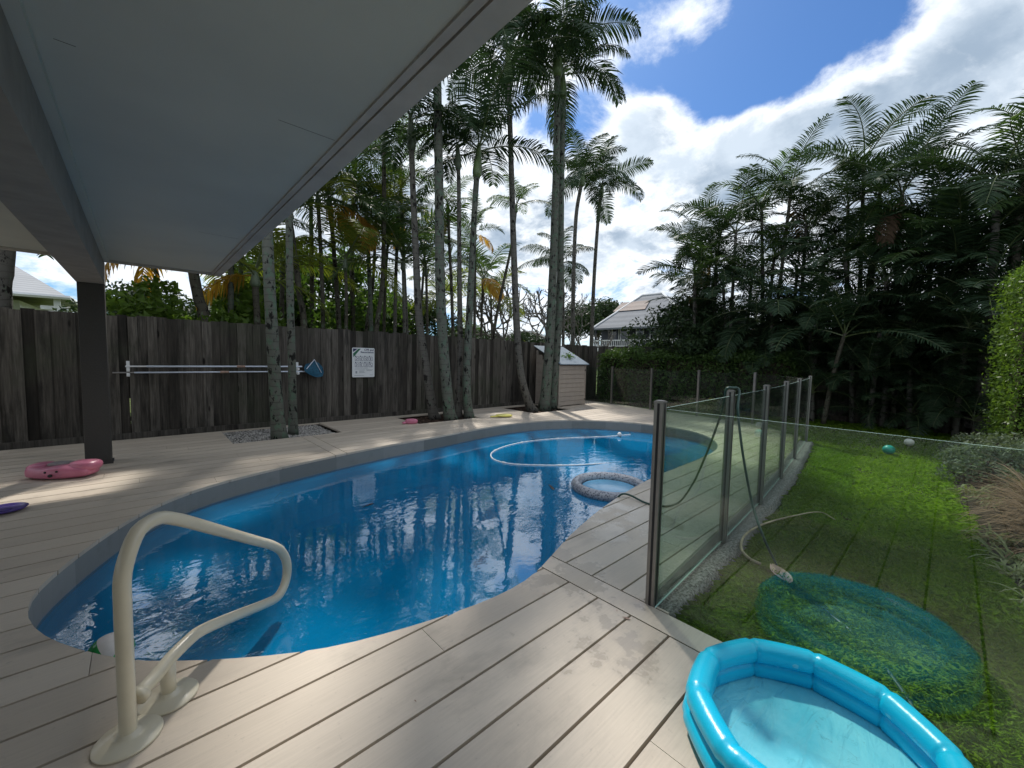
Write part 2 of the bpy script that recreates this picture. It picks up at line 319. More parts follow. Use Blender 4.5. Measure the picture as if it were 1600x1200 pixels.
# ------------------------------------------------------------------ mesh helpers
class MB:
    def __init__(s): s.v = []; s.f = []; s.m = []; s.n = 0
    def add(s, V, Fc, mi=0):
        s.v.append(np.asarray(V, float).reshape(-1, 3)); s.f.extend([tuple(int(i)+s.n for i in f) for f in Fc]); s.m.extend([mi]*len(Fc)); s.n += len(s.v[-1])
    def box(s, a, b, mi=0, rz=0, o=None):
        x0, y0, z0 = a; x1, y1, z1 = b
        V = np.array([(x0, y0, z0), (x1, y0, z0), (x1, y1, z0), (x0, y1, z0), (x0, y0, z1), (x1, y0, z1), (x1, y1, z1), (x0, y1, z1)], float)
        if rz:
            c = np.array(o if o is not None else ((x0+x1)/2, (y0+y1)/2)); q = V[:, :2]-c; cs, sn = math.cos(rz), math.sin(rz)
            V[:, 0] = c[0]+q[:, 0]*cs-q[:, 1]*sn; V[:, 1] = c[1]+q[:, 0]*sn+q[:, 1]*cs
        s.add(V, [(0, 3, 2, 1), (4, 5, 6, 7), (0, 1, 5, 4), (1, 2, 6, 5), (2, 3, 7, 6), (3, 0, 4, 7)], mi)
    def tube(s, pts, r, seg=8, mi=0, closed=False, cap=True):
        P = np.asarray(pts, float); N = len(P); r = np.broadcast_to(np.asarray(r, float), (N,))
        T = np.gradient(P, axis=0) if not closed else np.roll(P, -1, 0)-np.roll(P, 1, 0)
        T /= np.linalg.norm(T, axis=1)[:, None]+1e-12
        ref = np.array([0, 0, 1.]) if abs(T[0][2]) < .9 else np.array([1., 0, 0])
        A = np.cross(T[0], ref); A /= np.linalg.norm(A); V = []
        for i in range(N):
            A = A-T[i]*(A@T[i]); A /= np.linalg.norm(A)+1e-12; B = np.cross(T[i], A)
            a = np.arange(seg)*2*PI/seg
            V.append(P[i]+r[i]*(np.cos(a)[:, None]*A+np.sin(a)[:, None]*B))
        Fc = []
        for i in range(N if closed else N-1):
            j = (i+1) % N
            for k in range(seg): k2 = (k+1) % seg; Fc.append((i*seg+k, i*seg+k2, j*seg+k2, j*seg+k))
        if cap and not closed: Fc.append(tuple(range(seg))[::-1]); Fc.append(tuple((N-1)*seg+k for k in range(seg)))
        s.add(np.concatenate(V), Fc, mi)
    def lathe(s, prof, c, seg=24, mi=0, sx=1, sy=1):
        V = []; Fc = []
        for (r, z) in prof:
            for k in range(seg): a = 2*PI*k/seg; V.append((c[0]+r*math.cos(a)*sx, c[1]+r*math.sin(a)*sy, c[2]+z))
        for i in range(len(prof)-1):
            for k in range(seg): k2 = (k+1) % seg; Fc.append((i*seg+k, i*seg+k2, (i+1)*seg+k2, (i+1)*seg+k))
        if prof[0][0] > 1e-4: Fc.append(tuple(range(seg))[::-1])
        if prof[-1][0] > 1e-4: Fc.append(tuple((len(prof)-1)*seg+k for k in range(seg)))
        s.add(V, Fc, mi)
    def mesh(s, name, mats, smooth=False):
        me = bpy.data.meshes.new(name); me.from_pydata(np.concatenate(s.v).tolist(), [], s.f)
        for m in mats: me.materials.append(m)
        if len(mats) > 1: me.polygons.foreach_set('material_index', s.m)
        if smooth: me.polygons.foreach_set('use_smooth', [True]*len(me.polygons))
        me.update(); return me
    def build(s, name, mats, parent=None, smooth=False, origin=None):
        if not isinstance(mats, (list, tuple)): mats = [mats]
        if parent is not None and origin is None: origin = parent.location
        if origin is not None: s.v = [v-np.array(origin) for v in s.v]
        o = bpy.data.objects.new(name, s.mesh(name, mats, smooth)); COL.objects.link(o)
        if parent is not None: o.parent = parent
        elif origin is not None: o.location = origin
        return o
def tag(o, label=None, cat=None, group=None, kind=None):
    if label: o['label'] = label
    if cat: o['category'] = cat
    if group: o['group'] = group
    if kind: o['kind'] = kind
    return o
def empty(name, loc, label, cat, group=None, rz=0):
    o = bpy.data.objects.new(name, None); COL.objects.link(o); o.location = Vector([float(v) for v in loc]); o.rotation_euler = (0, 0, rz); o.empty_display_size = .1
    return tag(o, label, cat, group)
def child(name, me, parent, loc=(0, 0, 0), rz=0, scale=1, rx=0, ry=0):
    o = bpy.data.objects.new(name, me); COL.objects.link(o); o.parent = parent; o.location = Vector([float(v) for v in loc]); o.rotation_euler = (rx, ry, rz); o.scale = (scale,)*3 if not isinstance(scale, tuple) else scale
    return o
def quadmesh(name, V, mats, cols=None, smooth=False):
    """V: (N,k,3) faces that do not share vertices"""
    V = np.asarray(V, np.float32); N, k, _ = V.shape
    me = bpy.data.meshes.new(name); me.vertices.add(N*k); me.vertices.foreach_set('co', V.ravel())
    me.loops.add(N*k); me.loops.foreach_set('vertex_index', np.arange(N*k, dtype=np.int32))
    me.polygons.add(N); me.polygons.foreach_set('loop_start', np.arange(0, N*k, k, dtype=np.int32))
    me.update(calc_edges=True); me.validate()
    for m in (mats if isinstance(mats, (list, tuple)) else [mats]): me.materials.append(m)
    return me
def smooth_poly(P, it=2):
    P = np.asarray(P, float)
    for _ in range(it):
        Q = np.roll(P, -1, 0); P = np.stack([P*.75+Q*.25, P*.25+Q*.75], 1).reshape(-1, 2)
    return P
def resample(P, N, closed=True):
    P = np.asarray(P, float)
    if closed: P = np.vstack([P, P[:1]])
    L = np.r_[0, np.cumsum(np.linalg.norm(np.diff(P, axis=0), axis=1))]
    u = np.linspace(0, L[-1], N, endpoint=not closed)
    return np.stack([np.interp(u, L, P[:, k]) for k in range(P.shape[1])], 1)
def spline(P, N):
    P = np.asarray(P, float); n_ = len(P); Q = np.vstack([2*P[0]-P[1], P, 2*P[-1]-P[-2]]); out = []
    for i in range(n_-1):
        p0, p1, p2, p3 = Q[i:i+4]
        for t in np.linspace(0, 1, 12, endpoint=False):
            out.append(.5*((2*p1)+(-p0+p2)*t+(2*p0-5*p1+4*p2-p3)*t*t+(-p0+3*p1-3*p2+p3)*t**3))
    out.append(P[-1]); return resample(out, N, False)

# ------------------------------------------------------------------ pool outline
PO = [(-.49, 3.30), (-.43, 3.06), (-.32, 2.83), (-.19, 2.63), (-.06, 2.46), (.08, 2.335), (.24, 2.21), (.40, 2.10), (.55, 2.01), (.70, 1.94), (.86, 1.89), (1.0, 1.85), (1.22, 1.80), (1.5, 1.755),
      (1.78, 1.76), (2.0, 1.82), (2.25, 1.91), (2.5, 2.0), (3.0, 2.14), (3.5, 2.25), (4.3, 2.37), (5.1, 2.42), (5.9, 2.42), (6.6, 2.46), (7.2, 2.58), (7.85, 2.93), (8.25, 3.4), (8.43, 3.9), (8.40, 4.5), (8.14, 5.15),
      (7.65, 5.75), (6.95, 6.2), (6.0, 6.38), (4.9, 6.28), (4.0, 6.1), (2.8, 5.95), (1.9, 5.75), (1.1, 5.52), (.53, 5.28), (.15, 4.97), (-.1, 4.6), (-.28, 4.2), (-.41, 3.85), (-.49, 3.55)]
PO = resample(smooth_poly(PO, 2), 168)
def offset(P, dd):
    T = np.roll(P, -2, 0)-np.roll(P, 2, 0); T /= np.linalg.norm(T, axis=1)[:, None]
    Nn = np.stack([-T[:, 1], T[:, 0]], 1)  # inward for counter-clockwise
    return P+Nn*dd
area = .5*np.sum(PO[:, 0]*np.roll(PO[:, 1], -1)-np.roll(PO[:, 0], -1)*PO[:, 1])
if area < 0: PO = PO[::-1].copy()
def bool_cut(obj, cutters):
    for c in cutters:
        md = obj.modifiers.new('b', 'BOOLEAN'); md.operation = 'DIFFERENCE'; md.object = c; md.solver = 'EXACT'
    dg = bpy.context.evaluated_depsgraph_get(); me = bpy.data.meshes.new_from_object(obj.evaluated_get(dg))
    obj.modifiers.clear(); old = obj.data; obj.data = me; bpy.data.meshes.remove(old)
    for c in cutters: bpy.data.objects.remove(c)
def prism(name, P, z0, z1):
    N = len(P); m = MB(); V = [(x, y, z0) for x, y in P]+[(x, y, z1) for x, y in P]
    m.add(V, [tuple(range(N))[::-1], tuple(range(N, 2*N))]+[(i, (i+1) % N, N+(i+1) % N, N+i) for i in range(N)]); return m.build(name, [M['soil']])
# ground and lawn with a hole for the pool
FENCE_LINE = [(2.15, 1.12), (3.53, 1.2), (4.9, 1.3), (6.25, 1.43), (7.65, 1.6), (9.45, 1.82)]
def fy(x): return float(np.interp(x, [q[0] for q in FENCE_LINE], [q[1] for q in FENCE_LINE]))
def sheet(name, outer, hole, z, mat):
    polys = [[Vector((x, y, 0)) for x, y in outer]]
    if hole is not None: polys.append([Vector((x, y, 0)) for x, y in hole])
    tris = tessellate_polygon(polys); V = [(v.x, v.y, z) for pl in polys for v in pl]
    m = MB(); m.add(V, tris); o = m.build(name, [mat]); 
    bm = bmesh.new(); bm.from_mesh(o.data); bmesh.ops.recalc_face_normals(bm, faces=bm.faces)
    for f in bm.faces:
        if f.normal.z < 0: f.normal_flip()
    bm.to_mesh(o.data); bm.free(); return o
gr = sheet('ground', [(-250, -250), (350, -250), (350, 350), (-250, 350)], offset(PO, -.05), -.16, M['lawn']); tag(gr, kind='structure')
for nm_, poly in (('under_deck_soil', [(-9, -3.5), (2.1, -3.5), (2.1, 1.0), (9.4, 1.75), (12.3, 3.0), (12.35, 9.3), (-9, 9.3)]),):
    o = sheet('garden_soil', poly, offset(PO, -.04), -.13, M['soil']); tag(o, kind='structure')
# deck boards
rnd = random.Random(4)
dm = MB(); pitchb, gap, th = .2222, .0135, .028
def rows(x0, x1, y0, y1, phase):
    k = math.floor((y0-phase)/pitchb)
    while phase+k*pitchb < y1:
        a = max(y0, phase+k*pitchb+gap/2); b = min(y1, phase+(k+1)*pitchb-gap/2)
        if b-a > .02:
            xs = [x0]; x = x0+rnd.uniform(.8, 5)
            while x < x1-.6: xs.append(x); x += rnd.uniform(3.2, 5.4)
            xs.append(x1)
            for i in range(len(xs)-1): dm.box((xs[i]+(.0012 if i else 0), a, -th), (xs[i+1]-(.0012 if i < len(xs)-2 else 0), b, 0))
        k += 1
rows(-8, 1.985, -3.4, 8.72, 1.796-pitchb*4)
rows(2.165, 11.3, 1.0, 8.72, 1.745)
dm.box((1.995, -3.4, -th), (2.155, 3.3, .0)); dm.box((1.995, 3.306, -th), (2.155, 8.72, .0))
deck = dm.build('deck', [M['deck']]); tag(deck, kind='structure')
BEDS = [(1.03, 7.42, 2.68, 8.70), (4.25, 7.42, 5.87, 8.55), (7.45, 7.2, 8.93, 8.55)]
cut = [prism('c', PO, -.5, .5)]
for (a, b, c_, d_) in BEDS: cut.append(prism('c', [(a, b), (c_, b), (c_, d_), (a, d_)], -.4, .4))
cut.append(prism('c', [(2.18, -4), (14, -4), (14, 8.8), (11.35, 8.8), (11.25, 7.3), (10.98, 5.85), (10.8, 4.44), (10.62, 3.05), (9.5, 1.90), (7.65, 1.66), (6.25, 1.49), (4.9, 1.36), (3.53, 1.26), (2.18, 1.16)], -.4, .4))
bool_cut(deck, cut)
# deck edge towards lawn (face board)
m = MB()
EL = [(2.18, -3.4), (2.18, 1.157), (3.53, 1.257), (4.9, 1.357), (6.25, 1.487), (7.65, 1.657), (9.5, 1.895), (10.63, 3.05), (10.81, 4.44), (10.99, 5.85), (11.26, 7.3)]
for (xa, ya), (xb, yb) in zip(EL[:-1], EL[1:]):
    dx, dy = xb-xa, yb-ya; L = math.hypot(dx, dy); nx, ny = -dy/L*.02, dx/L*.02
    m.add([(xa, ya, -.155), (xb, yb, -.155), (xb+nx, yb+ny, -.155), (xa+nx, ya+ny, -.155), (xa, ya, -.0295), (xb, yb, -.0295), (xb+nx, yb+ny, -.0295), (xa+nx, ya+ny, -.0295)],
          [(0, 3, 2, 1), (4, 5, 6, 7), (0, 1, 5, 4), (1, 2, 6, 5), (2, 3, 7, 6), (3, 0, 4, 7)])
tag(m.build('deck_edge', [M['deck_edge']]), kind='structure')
# concrete kerb outside the side glass
m = MB(); K = np.array([(x, fy(x)) for x in np.linspace(2.2, 9.45, 60)]); rr = np.random.RandomState(2)
V = []; Fc = []
for i, (x, y) in enumerate(K):
    wdt = .15+rr.uniform(-.008, .008)
    for (oy, z) in ((.03, -.12), (.02, -.075), (-.10, -.055), (-wdt+.03, -.07), (-wdt, -.13)): V.append((x, y+oy+.01, z+rr.uniform(-.002, .002)))
for i in range(len(K)-1):
    for k in range(4): Fc.append((i*5+k, i*5+k+1, i*5+k+6, i*5+k+5))
m.add(V, Fc); tag(m.build('concrete_kerb', [M['concrete']], smooth=True), kind='structure')

# ------------------------------------------------------------------ pool
ctr = (3.9, 4.2, 0)
pool = empty('swimming_pool', (3.9, 4.2, 0), 'kidney shaped swimming pool with blue fibreglass shell sunk in the timber deck', 'pool')
def ringband(P0, z0, P1, z1, mb):
    N = len(P0); V = [(x, y, z0) for x, y in P0]+[(x, y, z1) for x, y in P1]
    mb.add(V, [(i, (i+1) % N, N+(i+1) % N, N+i) for i in range(N)])
m = MB(); FA = offset(PO, -.001); FB = offset(PO, -.02); k0 = 0
while k0 < len(PO):   # edge boards, each a little facet of its own
    idx = [(k0+j) % len(PO) for j in range(7)]; n7 = 7; fz = [FA[i] for i in idx]; a_, b_ = fz[0], fz[-1]
    fl = fz
    V = [(*q, -.0285) for q in fl]+[(*q, -.24) for q in fl]
    m.add(V, [(j, j+1, n7+j+1, n7+j) for j in range(6)]); k0 += 6
m.build('edge_board', [M['pool_fascia']], pool)
def sm(P, k):
    for _ in range(k): P = (np.roll(P, 1, 0)+P*2+np.roll(P, -1, 0))/4
    return P
m = MB(); prof = [(-.03, -.225), (.02, -.23), (.045, -.27), (.07, -.62), (.32, -.68), (.36, -1.05), (.50, -1.2)]
prev = None
for off_, z in prof:
    Q = sm(offset(PO, off_), 2+int(max(0, off_)*40)); 
    if prev is not None: ringband(prev[0], prev[1], Q, z, m)
    prev = (Q, z)
cen = Q.mean(0); N = len(Q)
tr_ = tessellate_polygon([[Vector((x, y, 0)) for x, y in Q]]); m.add([(x, y, -1.2) for x, y in Q], tr_)
m.build('shell', [M['shell']], pool, smooth=True)
# wall fittings
for (px, py, nm_) in ((405, 772, 'pool_light'), (800, 690, 'pool_light')):
    g0 = G(px, py-24, -.2); i = np.argmin(np.linalg.norm(PO-g0[:2], axis=1)); T = PO[(i+1) % len(PO)]-PO[i-1]; T /= np.linalg.norm(T); Nn = np.array([-T[1], T[0]])
    mm = MB(); c0 = PO[i]+Nn*.06
    pts = [(*(c0+T*math.cos(a)*.12+Nn*.035), -.36+math.sin(a)*.07) for a in np.linspace(0, 2*PI, 20, endpoint=False)]
    mm.tube(pts, .010, 6, closed=True); mm.add([(*(c0+Nn*.035), -.36)]+pts, [(0, 1+k, 1+(k+1) % 20) for k in range(20)])
    mm.build(nm_, [M['lens']], pool)
i = np.argmin(np.linalg.norm(PO-G(990, 682, -.2)[:2], axis=1)); T = PO[(i+1) % len(PO)]-PO[i-1]; T /= np.linalg.norm(T); Nn = np.array([-T[1], T[0]])
mm = MB(); c0 = PO[i]+Nn*.055; mm.add([(*(c0+T*s*.24+Nn*k), z) for k in (0, .03) for s, z in ((-1, -.33), (1, -.33), (1, -.215), (-1, -.215))],
    [(0, 1, 2, 3), (4, 5, 6, 7), (0, 4, 5, 1), (1, 5, 6, 2), (2, 6, 7, 3), (3, 7, 4, 0)]); mm.build('skimmer_mouth', [M['black']], pool)
WZ = -.205
wm = MB(); Q = offset(PO, -.015); wm.add([(x, y, WZ) for x, y in Q], tessellate_polygon([[Vector((x, y, 0)) for x, y in Q]]))
wo = wm.build('water', [M['water']]); tag(wo, kind='structure')
for pl in wo.data.polygons: pass
bm = bmesh.new(); bm.from_mesh(wo.data); bmesh.ops.recalc_face_normals(bm, faces=bm.faces)
for f in bm.faces:
    if f.normal.z < 0: f.normal_flip()
bm.to_mesh(wo.data); bm.free()

# ------------------------------------------------------------------ patio roof and column
roof = empty('patio_roof', (-.4, 7.15, 2.2), 'white painted patio roof soffit with deep beam overhead', 'roof')
SZ, RX, RYE = 2.5, .885, 7.13
m = MB()
m.box((-7.5, -5.0, SZ), (RX-.085, RYE-.085, SZ+.03)); m.build('soffit', [M['soffit']], roof)
m = MB()
# cornice bead and gutter fascia round the edge
m.box((RX-.12, -5.0, SZ-.012), (RX-.088, RYE-.122, SZ-.0005)); m.box((-7.5, RYE-.12, SZ-.012), (RX-.088, RYE-.09, SZ-.0005))
m.build('cornice_bead', [M['fascia']], roof)
m = MB()
m.box((RX-.084, -5.0, SZ-.02), (RX, RYE, SZ+.22)); m.box((-7.5, RYE-.084, SZ-.02), (RX-.085, RYE, SZ+.22)); m.build('fascia', [M['fascia']], roof)
for (qa, qb) in (((435, 187), (525, 217)), ((310, 362), (375, 371)), ((83, 60), (118, 70))):
    ga, gb = G(*qa, SZ), G(*qb, SZ); m = MB(); m.box((ga[0], ga[1]-.0012, SZ-.0008), (gb[0], ga[1]+.0012, SZ+.0005)); m.build('sheet_joint', [M['column']], roof)
m = MB(); m.box((-8, -5.4, SZ+.221), (RX+.02, RYE+.02, SZ+.30)); m.build('roof_sheet', [M['roof_white']], roof)
m = MB(); m.box((-.52, -5.0, 2.2), (-.28, 7.247, SZ-.0215)); m.build('beam', [M['beam']], roof)
m = MB(); m.box((-.279, -5.0, SZ-.035), (-.235, RYE-.13, SZ-.002)); m.box((-.565, -5.0, SZ-.035), (-.521, RYE-.13, SZ-.002)); m.box((-.52, -5.0, SZ-.021), (-.28, RYE-.135, SZ-.0015)); m.build('beam_cornice', [M['soffit']], roof)
col_ = empty('patio_column', (-.4, 7.12, 0), 'square dark painted column holding up the patio roof', 'column')
m = MB(); m.box((-.515, 7.005, .0), (-.285, 7.235, 2.25)); o = m.build('shaft', [M['column']], col_)
bv = o.modifiers.new('bv', 'BEVEL'); bv.width = .006; bv.segments = 2
m = MB(); m.box((-.53, 6.99, 0), (-.27, 7.25, .02)); m.build('foot_trim', [M['column']], col_)
# house wall behind the camera that carries the roof
hw = empty('house_wall', (0, -3.4, 0), 'rendered rear wall of the house behind the patio', 'wall')
m = MB(); m.box((-8, -3.7, 0), (2.6, -3.42, 2.95)); m.build('wall', [M['beam']], hw)

# ------------------------------------------------------------------ timber fences
def paling_fence(p0, p1, h0, h1, seed, label, gapx=None, back=-1):
    r = random.Random(seed); p0 = np.array(p0, float); p1 = np.array(p1, float); L = np.linalg.norm(p1-p0); d = (p1-p0)/L; nn = np.array([-d[1], d[0]])*back
    e = empty('timber_fence', (p0[0], p0[1], -.12), label, 'fence'); m = MB(); s = 0; kk = 0
    while s < L:
        kk = kk+1; wd = r.uniform(.105, .145); h = h0+(h1-h0)*s/L+r.uniform(-.012, .02)
        if r.random() < .04: h -= r.uniform(.02, .12)
        a = p0+d*s; b = p0+d*(s+wd+.006); t0 = (kk % 2)*.018+r.uniform(0, .003); lean = r.uniform(-.004, .004)
        hit = gapx is not None and a[0] < gapx <= a[0]+wd
        if hit: b = b-d*.008
        q = [(a+nn*t0), (b+nn*t0), (b+nn*(t0+.016)), (a+nn*(t0+.016))]
        V = [(x, y, -.12+r.uniform(0, .015)) for x, y in q]+[(x+d[0]*lean, y+d[1]*lean, h) for x, y in q]
        m.add(V, [(0, 3, 2, 1), (4, 5, 6, 7), (0, 1, 5, 4), (1, 2, 6, 5), (2, 3, 7, 6), (3, 0, 4, 7)]); s += wd
        if hit: s += .012
    if gapx is not None: m.box((gapx-.09, 9.036, .62), (gapx+.05, 9.05, 1.96)); m.box((gapx-.09, 9.036, -.1), (gapx+.05, 9.05, .20))
    m.build('palings', [M['fence']], e)
    m = MB()
    for z in (.25, 1.0, 1.7):
        q = [p0+nn*.04, p1+nn*.04, p1+nn*.08, p0+nn*.08]
        m.add([(x, y, z) for x, y in q]+[(x, y, z+.07) for x, y in q], [(0, 3, 2, 1), (4, 5, 6, 7), (0, 1, 5, 4), (1, 2, 6, 5), (2, 3, 7, 6), (3, 0, 4, 7)])
    m.build('rails', [M['fence']], e)
    m = MB()
    q = [p0+nn*-.03, p1+nn*-.03, p1+nn*-.005, p0+nn*-.005]
    m.add([(x, y, -.12) for x, y in q]+[(x, y, .06) for x, y in q], [(0, 3, 2, 1), (4, 5, 6, 7), (0, 1, 5, 4), (1, 2, 6, 5), (2, 3, 7, 6), (3, 0, 4, 7)])
    m.build('plinth', [M['fence']], e); return e
gx = PY(199, 645, 9.0)[0]
f_ = paling_fence((-9, 9.0), (12.6, 9.0), 1.985, 1.90, 3, 'long weathered grey paling fence behind the pool deck', gx, 1)
f_ = paling_fence((12.62, 8.98), (16.6, -9), 1.90, 1.85, 5, 'shadowed paling fence behind the hedge and cane palms', None, 1)

# pool poles on the fence
def hookpart(e, X, z0):
    m = MB(); m.box((X-.02, 8.93, z0-.10), (X+.02, 8.975, z0+.13)); m.box((X-.018, 8.86, z0-.115), (X+.018, 8.93, z0-.09)); m.box((X-.018, 8.85, z0-.1), (X+.018, 8.865, z0-.06)); m.box((X-.018, 8.86, z0-.03), (X+.018, 8.93, z0-.01)); m.box((X-.018, 8.85, z0-.02), (X+.018, 8.865, z0+.02))
    m.build('bracket', [M['white']], e)
XL = PY(200, 576, 8.9)[0]; XR = PY(470, 577, 8.9)[0]; ZP = 1.10
for X, lab in ((XL, 'white pole hook on the fence at the plain left end of the poles'), (PY(467, 577, 8.9)[0]-.02, 'white pole hook on the fence next to the blue leaf net')):
    e = empty('pole_hook', (X, 8.95, ZP), lab, 'hook', 'hooks holding the pool poles'); hookpart(e, X, ZP)
for dz, xa, xb, lab in ((.045, XL-.03, XR+.02, 'upper pale blue telescopic pole hung along the fence'), (-.055, XL-.18, XR+.12, 'lower thin white pole hung along the fence')):
    e = empty('pool_pole', (xa, 8.89, ZP+dz), lab, 'pole', 'pool poles hung on the fence')
    m = MB(); m.tube([(xa+.25, 8.89, ZP+dz), (xb, 8.89, ZP+dz)], .016 if dz > 0 else .014, 10); m.build('tube', [M['alu_pole']], e)
    m = MB(); m.tube([(xa, 8.89, ZP+dz), (xa+.25, 8.89, ZP+dz)], .012, 8); m.build('grip', [M['white'] if dz > 0 else M['alu']], e)
    m = MB(); xc = XL+1.45 if dz > 0 else XL+1.2; m.tube([(xc, 8.89, ZP+dz), (xc+.13, 8.89, ZP+dz)], .022, 10); m.build('clamp', [M['husk']], e)
# leaf net
X0 = PY(478, 575, 8.88)[0]
e = empty('leaf_net', (X0, 8.85, ZP), 'dark blue leaf skimmer net hanging at the pole end', 'net')
m = MB(); a = np.linspace(0, 2*PI, 24, endpoint=False)
prs = [(-.14, .02), (-.10, .09), (-.04, .11), (.01, .14), (.06, .15), (.13, .11), (.20, .03), (.23, -.07), (.20, -.15), (.10, -.17), (.02, -.14), (-.06, -.10), (-.13, -.05)]
fr_ = [(X0+.10+x, 8.84+.02*math.sin(i*2), ZP+z) for i, (x, z) in enumerate(prs)]
m.tube(fr_, .009, 6, closed=True); m.build('frame', [M['net']], e)
m = MB(); c0 = (X0+.14, 8.92, ZP-.0)
m.add([c0]+fr_, [(0, 1+k, 1+(k+1) % len(fr_)) for k in range(len(fr_))])
c1 = (X0+.12, 8.80, ZP-.02); m.add([c1]+fr_, [(0, 1+(k+1) % len(fr_), 1+k) for k in range(len(fr_))]); m.build('mesh_bag', [M['net']], e, smooth=True)
m = MB(); m.tube([(X0+.0, 8.83, ZP+.0), (X0+.14, 8.80, ZP+.19)], .008, 6); m.tube([(X0+.14, 8.80, ZP+.19), (X0+.28, 8.82, ZP-.08)], .006, 6); m.build('stay', [M['alu_pole']], e)

# CPR sign
s0 = PY(550, 543, 8.96); s1 = PY(585, 589, 8.96); sx0, sx1, sz1, sz0 = s0[0], s1[0], s0[2], s1[2]; SW, SH = sx1-sx0, sz1-sz0
e = empty('resuscitation_sign', (sx0, 8.96, sz0), 'white CPR and resuscitation sign fixed to the fence', 'sign')
def rrect(x0, z0, x1, z1, r, y, N=5):
    out = []
    for cx_, cz_, a0 in ((x1-r, z1-r, 0), (x0+r, z1-r, PI/2), (x0+r, z0+r, PI), (x1-r, z0+r, 1.5*PI)):
        for k in range(N+1): t = a0+PI/2*k/N; out.append((cx_+r*math.cos(t), y, cz_+r*math.sin(t)))
    return out
m = MB(); R1 = rrect(sx0, sz0, sx1, sz1, .025, 8.955); n_ = len(R1); V = R1+[(x, 8.962, z) for x, y, z in R1]
m.add(V, [tuple(range(n_)), tuple(range(2*n_-1, n_-1, -1))]+[(i, n_+i, n_+(i+1) % n_, (i+1) % n_) for i in range(n_)]); m.build('board', [M['signwhite']], e)
def SP(u, v, y=8.9535): return (sx0+u*SW, y, sz1-v*SH)
m = MB(); m.add([SP(.04, .03), SP(.26, .03), SP(.04, .15)], [(0, 1, 2)]); m.build('navy_corner', [M['navy']], e)
m = MB(); m.add([SP(.28, .03), SP(.38, .03), SP(.06, .32), SP(.04, .20)], [(0, 1, 2, 3)]); m.build('green_stripe', [M['greenprint']], e)
def text(body, u, v, size, mat, parent, name):
    cu = bpy.data.curves.new(name, 'FONT'); cu.body = body; cu.size = size; cu.align_x = 'RIGHT'; cu.extrude = .0004; cu.offset = .0012
    to = bpy.data.objects.new('t', cu); COL.objects.link(to); to.rotation_euler = (PI/2, 0, 0)
    dg = bpy.context.evaluated_depsgraph_get(); dg.update(); me = bpy.data.meshes.new_from_object(to.evaluated_get(dg)); bpy.data.objects.remove(to)
    me.materials.clear(); me.materials.append(mat)
    o = bpy.data.objects.new(name, me); COL.objects.link(o); o.parent = parent; q = SP(u, v, 8.9525); o.rotation_euler = (PI/2, 0, 0)
    o.location = Vector(q)-parent.location; return o
text('CPR and', .96, .095, .062, M['navy'], e, 'title_line'); text('Resuscitation', .96, .175, .056, M['navy'], e, 'title_line')
m = MB(); rq = random.Random(8)
def patch(mb, u0, v0, u1, v1): mb.add([SP(u0, v0), SP(u1, v0), SP(u1, v1), SP(u0, v1)], [(0, 3, 2, 1)])
for row in range(2):
    for k in range(4):
        u = .12+k*.205; v = .30+row*.21
        for (a_, b_, c_, d_) in ((u, v, u+.17, v+.012), (u, v+.13, u+.17, v+.142), (u, v+.013, u+.012, v+.129), (u+.158, v+.013, u+.17, v+.129)): patch(m, a_, b_, c_, d_)
        patch(m, u+.01, v-.03, u+.05, v-.002)
        for j in range(3): a_ = u+.03+rq.random()*.07; b_ = v+.03+j*.03; patch(m, a_, b_, a_+.045, b_+.022)
m.build('step_picture', [M['navy']], e)
m = MB()
for k, (a_, b_, c_) in enumerate(((.10, .74, .56), (.30, .78, .55), (.30, .81, .52), (.30, .84, .56), (.10, .93, .52), (.60, .74, .92), (.64, .77, .88), (.78, .92, .92), (.12, .475, .86), (.12, .685, .70))): patch(m, a_, b_, c_, b_+.012)
m.build('small_print', [M['greyprint']], e); m = MB(); patch(m, .14, .79, .22, .87); m.build('emblem', [M['greyprint']], e)

# ------------------------------------------------------------------ shed
e = empty('garden_shed', (9.0, 7.75, 0), 'small beige slatted shed with pale sloping roof by the fence corner', 'shed')
x0, x1, y0, y1 = 9.0, 10.27, 7.75, 8.65; zl, zh = 1.22, 1.66
m = MB(); nb = 9
for k in range(nb):
    za = .03+k*(zl-.03)/nb; zb = za+(zl-.03)/nb-.006
    m.add([(x0+.05, y0-.012, za), (x1-.02, y0-.012, za), (x1-.02, y0, zb), (x0+.05, y0, zb), (x0+.05, y0+.03, za), (x1-.02, y0+.03, za), (x1-.02, y0+.03, zb), (x0+.05, y0+.03, zb)],
          [(0, 1, 2, 3), (5, 4, 7, 6), (3, 2, 6, 7), (0, 4, 5, 1), (0, 3, 7, 4), (1, 5, 6, 2)])
m.build('door_panel', [M['shed']], e)
m = MB(); nb = 12
for k in range(nb):
    za = .03+k*(zh-.03)/nb; zb = za+(zh-.03)/nb-.006
    for xx, sgn in ((x0, -1),):
        ya = y0+.035 if za < zl-.05 else y0+(za-zl+.16)/(zh-zl)*(y1-y0)
        m.box((min(xx, xx-sgn*.025), min(ya, y1-.05), za), (max(xx, xx-sgn*.025), y1-.002, zb))
m.build('side_wall', [M['shed']], e)
m = MB()
for k in range(nb):
    za = .03+k*(zh-.03)/nb; zb = za+(zh-.03)/nb-.006; ya = y0+.035 if za < zl-.05 else y0+(za-zl+.16)/(zh-zl)*(y1-y0)
    m.box((x1-.025, min(ya, y1-.05), za), (x1, y1-.002, zb))
m.build('side_wall', [M['shed']], e)
m = MB(); m.box((x0, y1, .02), (x1, y1+.025, zh)); m.build('back_wall', [M['shed']], e)
for xx in (x0+.0, x1-.035): m = MB(); m.box((xx, y0-.02, 0), (xx+.035, y0+.012, zl+.02)); m.build('corner_trim', [M['shed']], e)
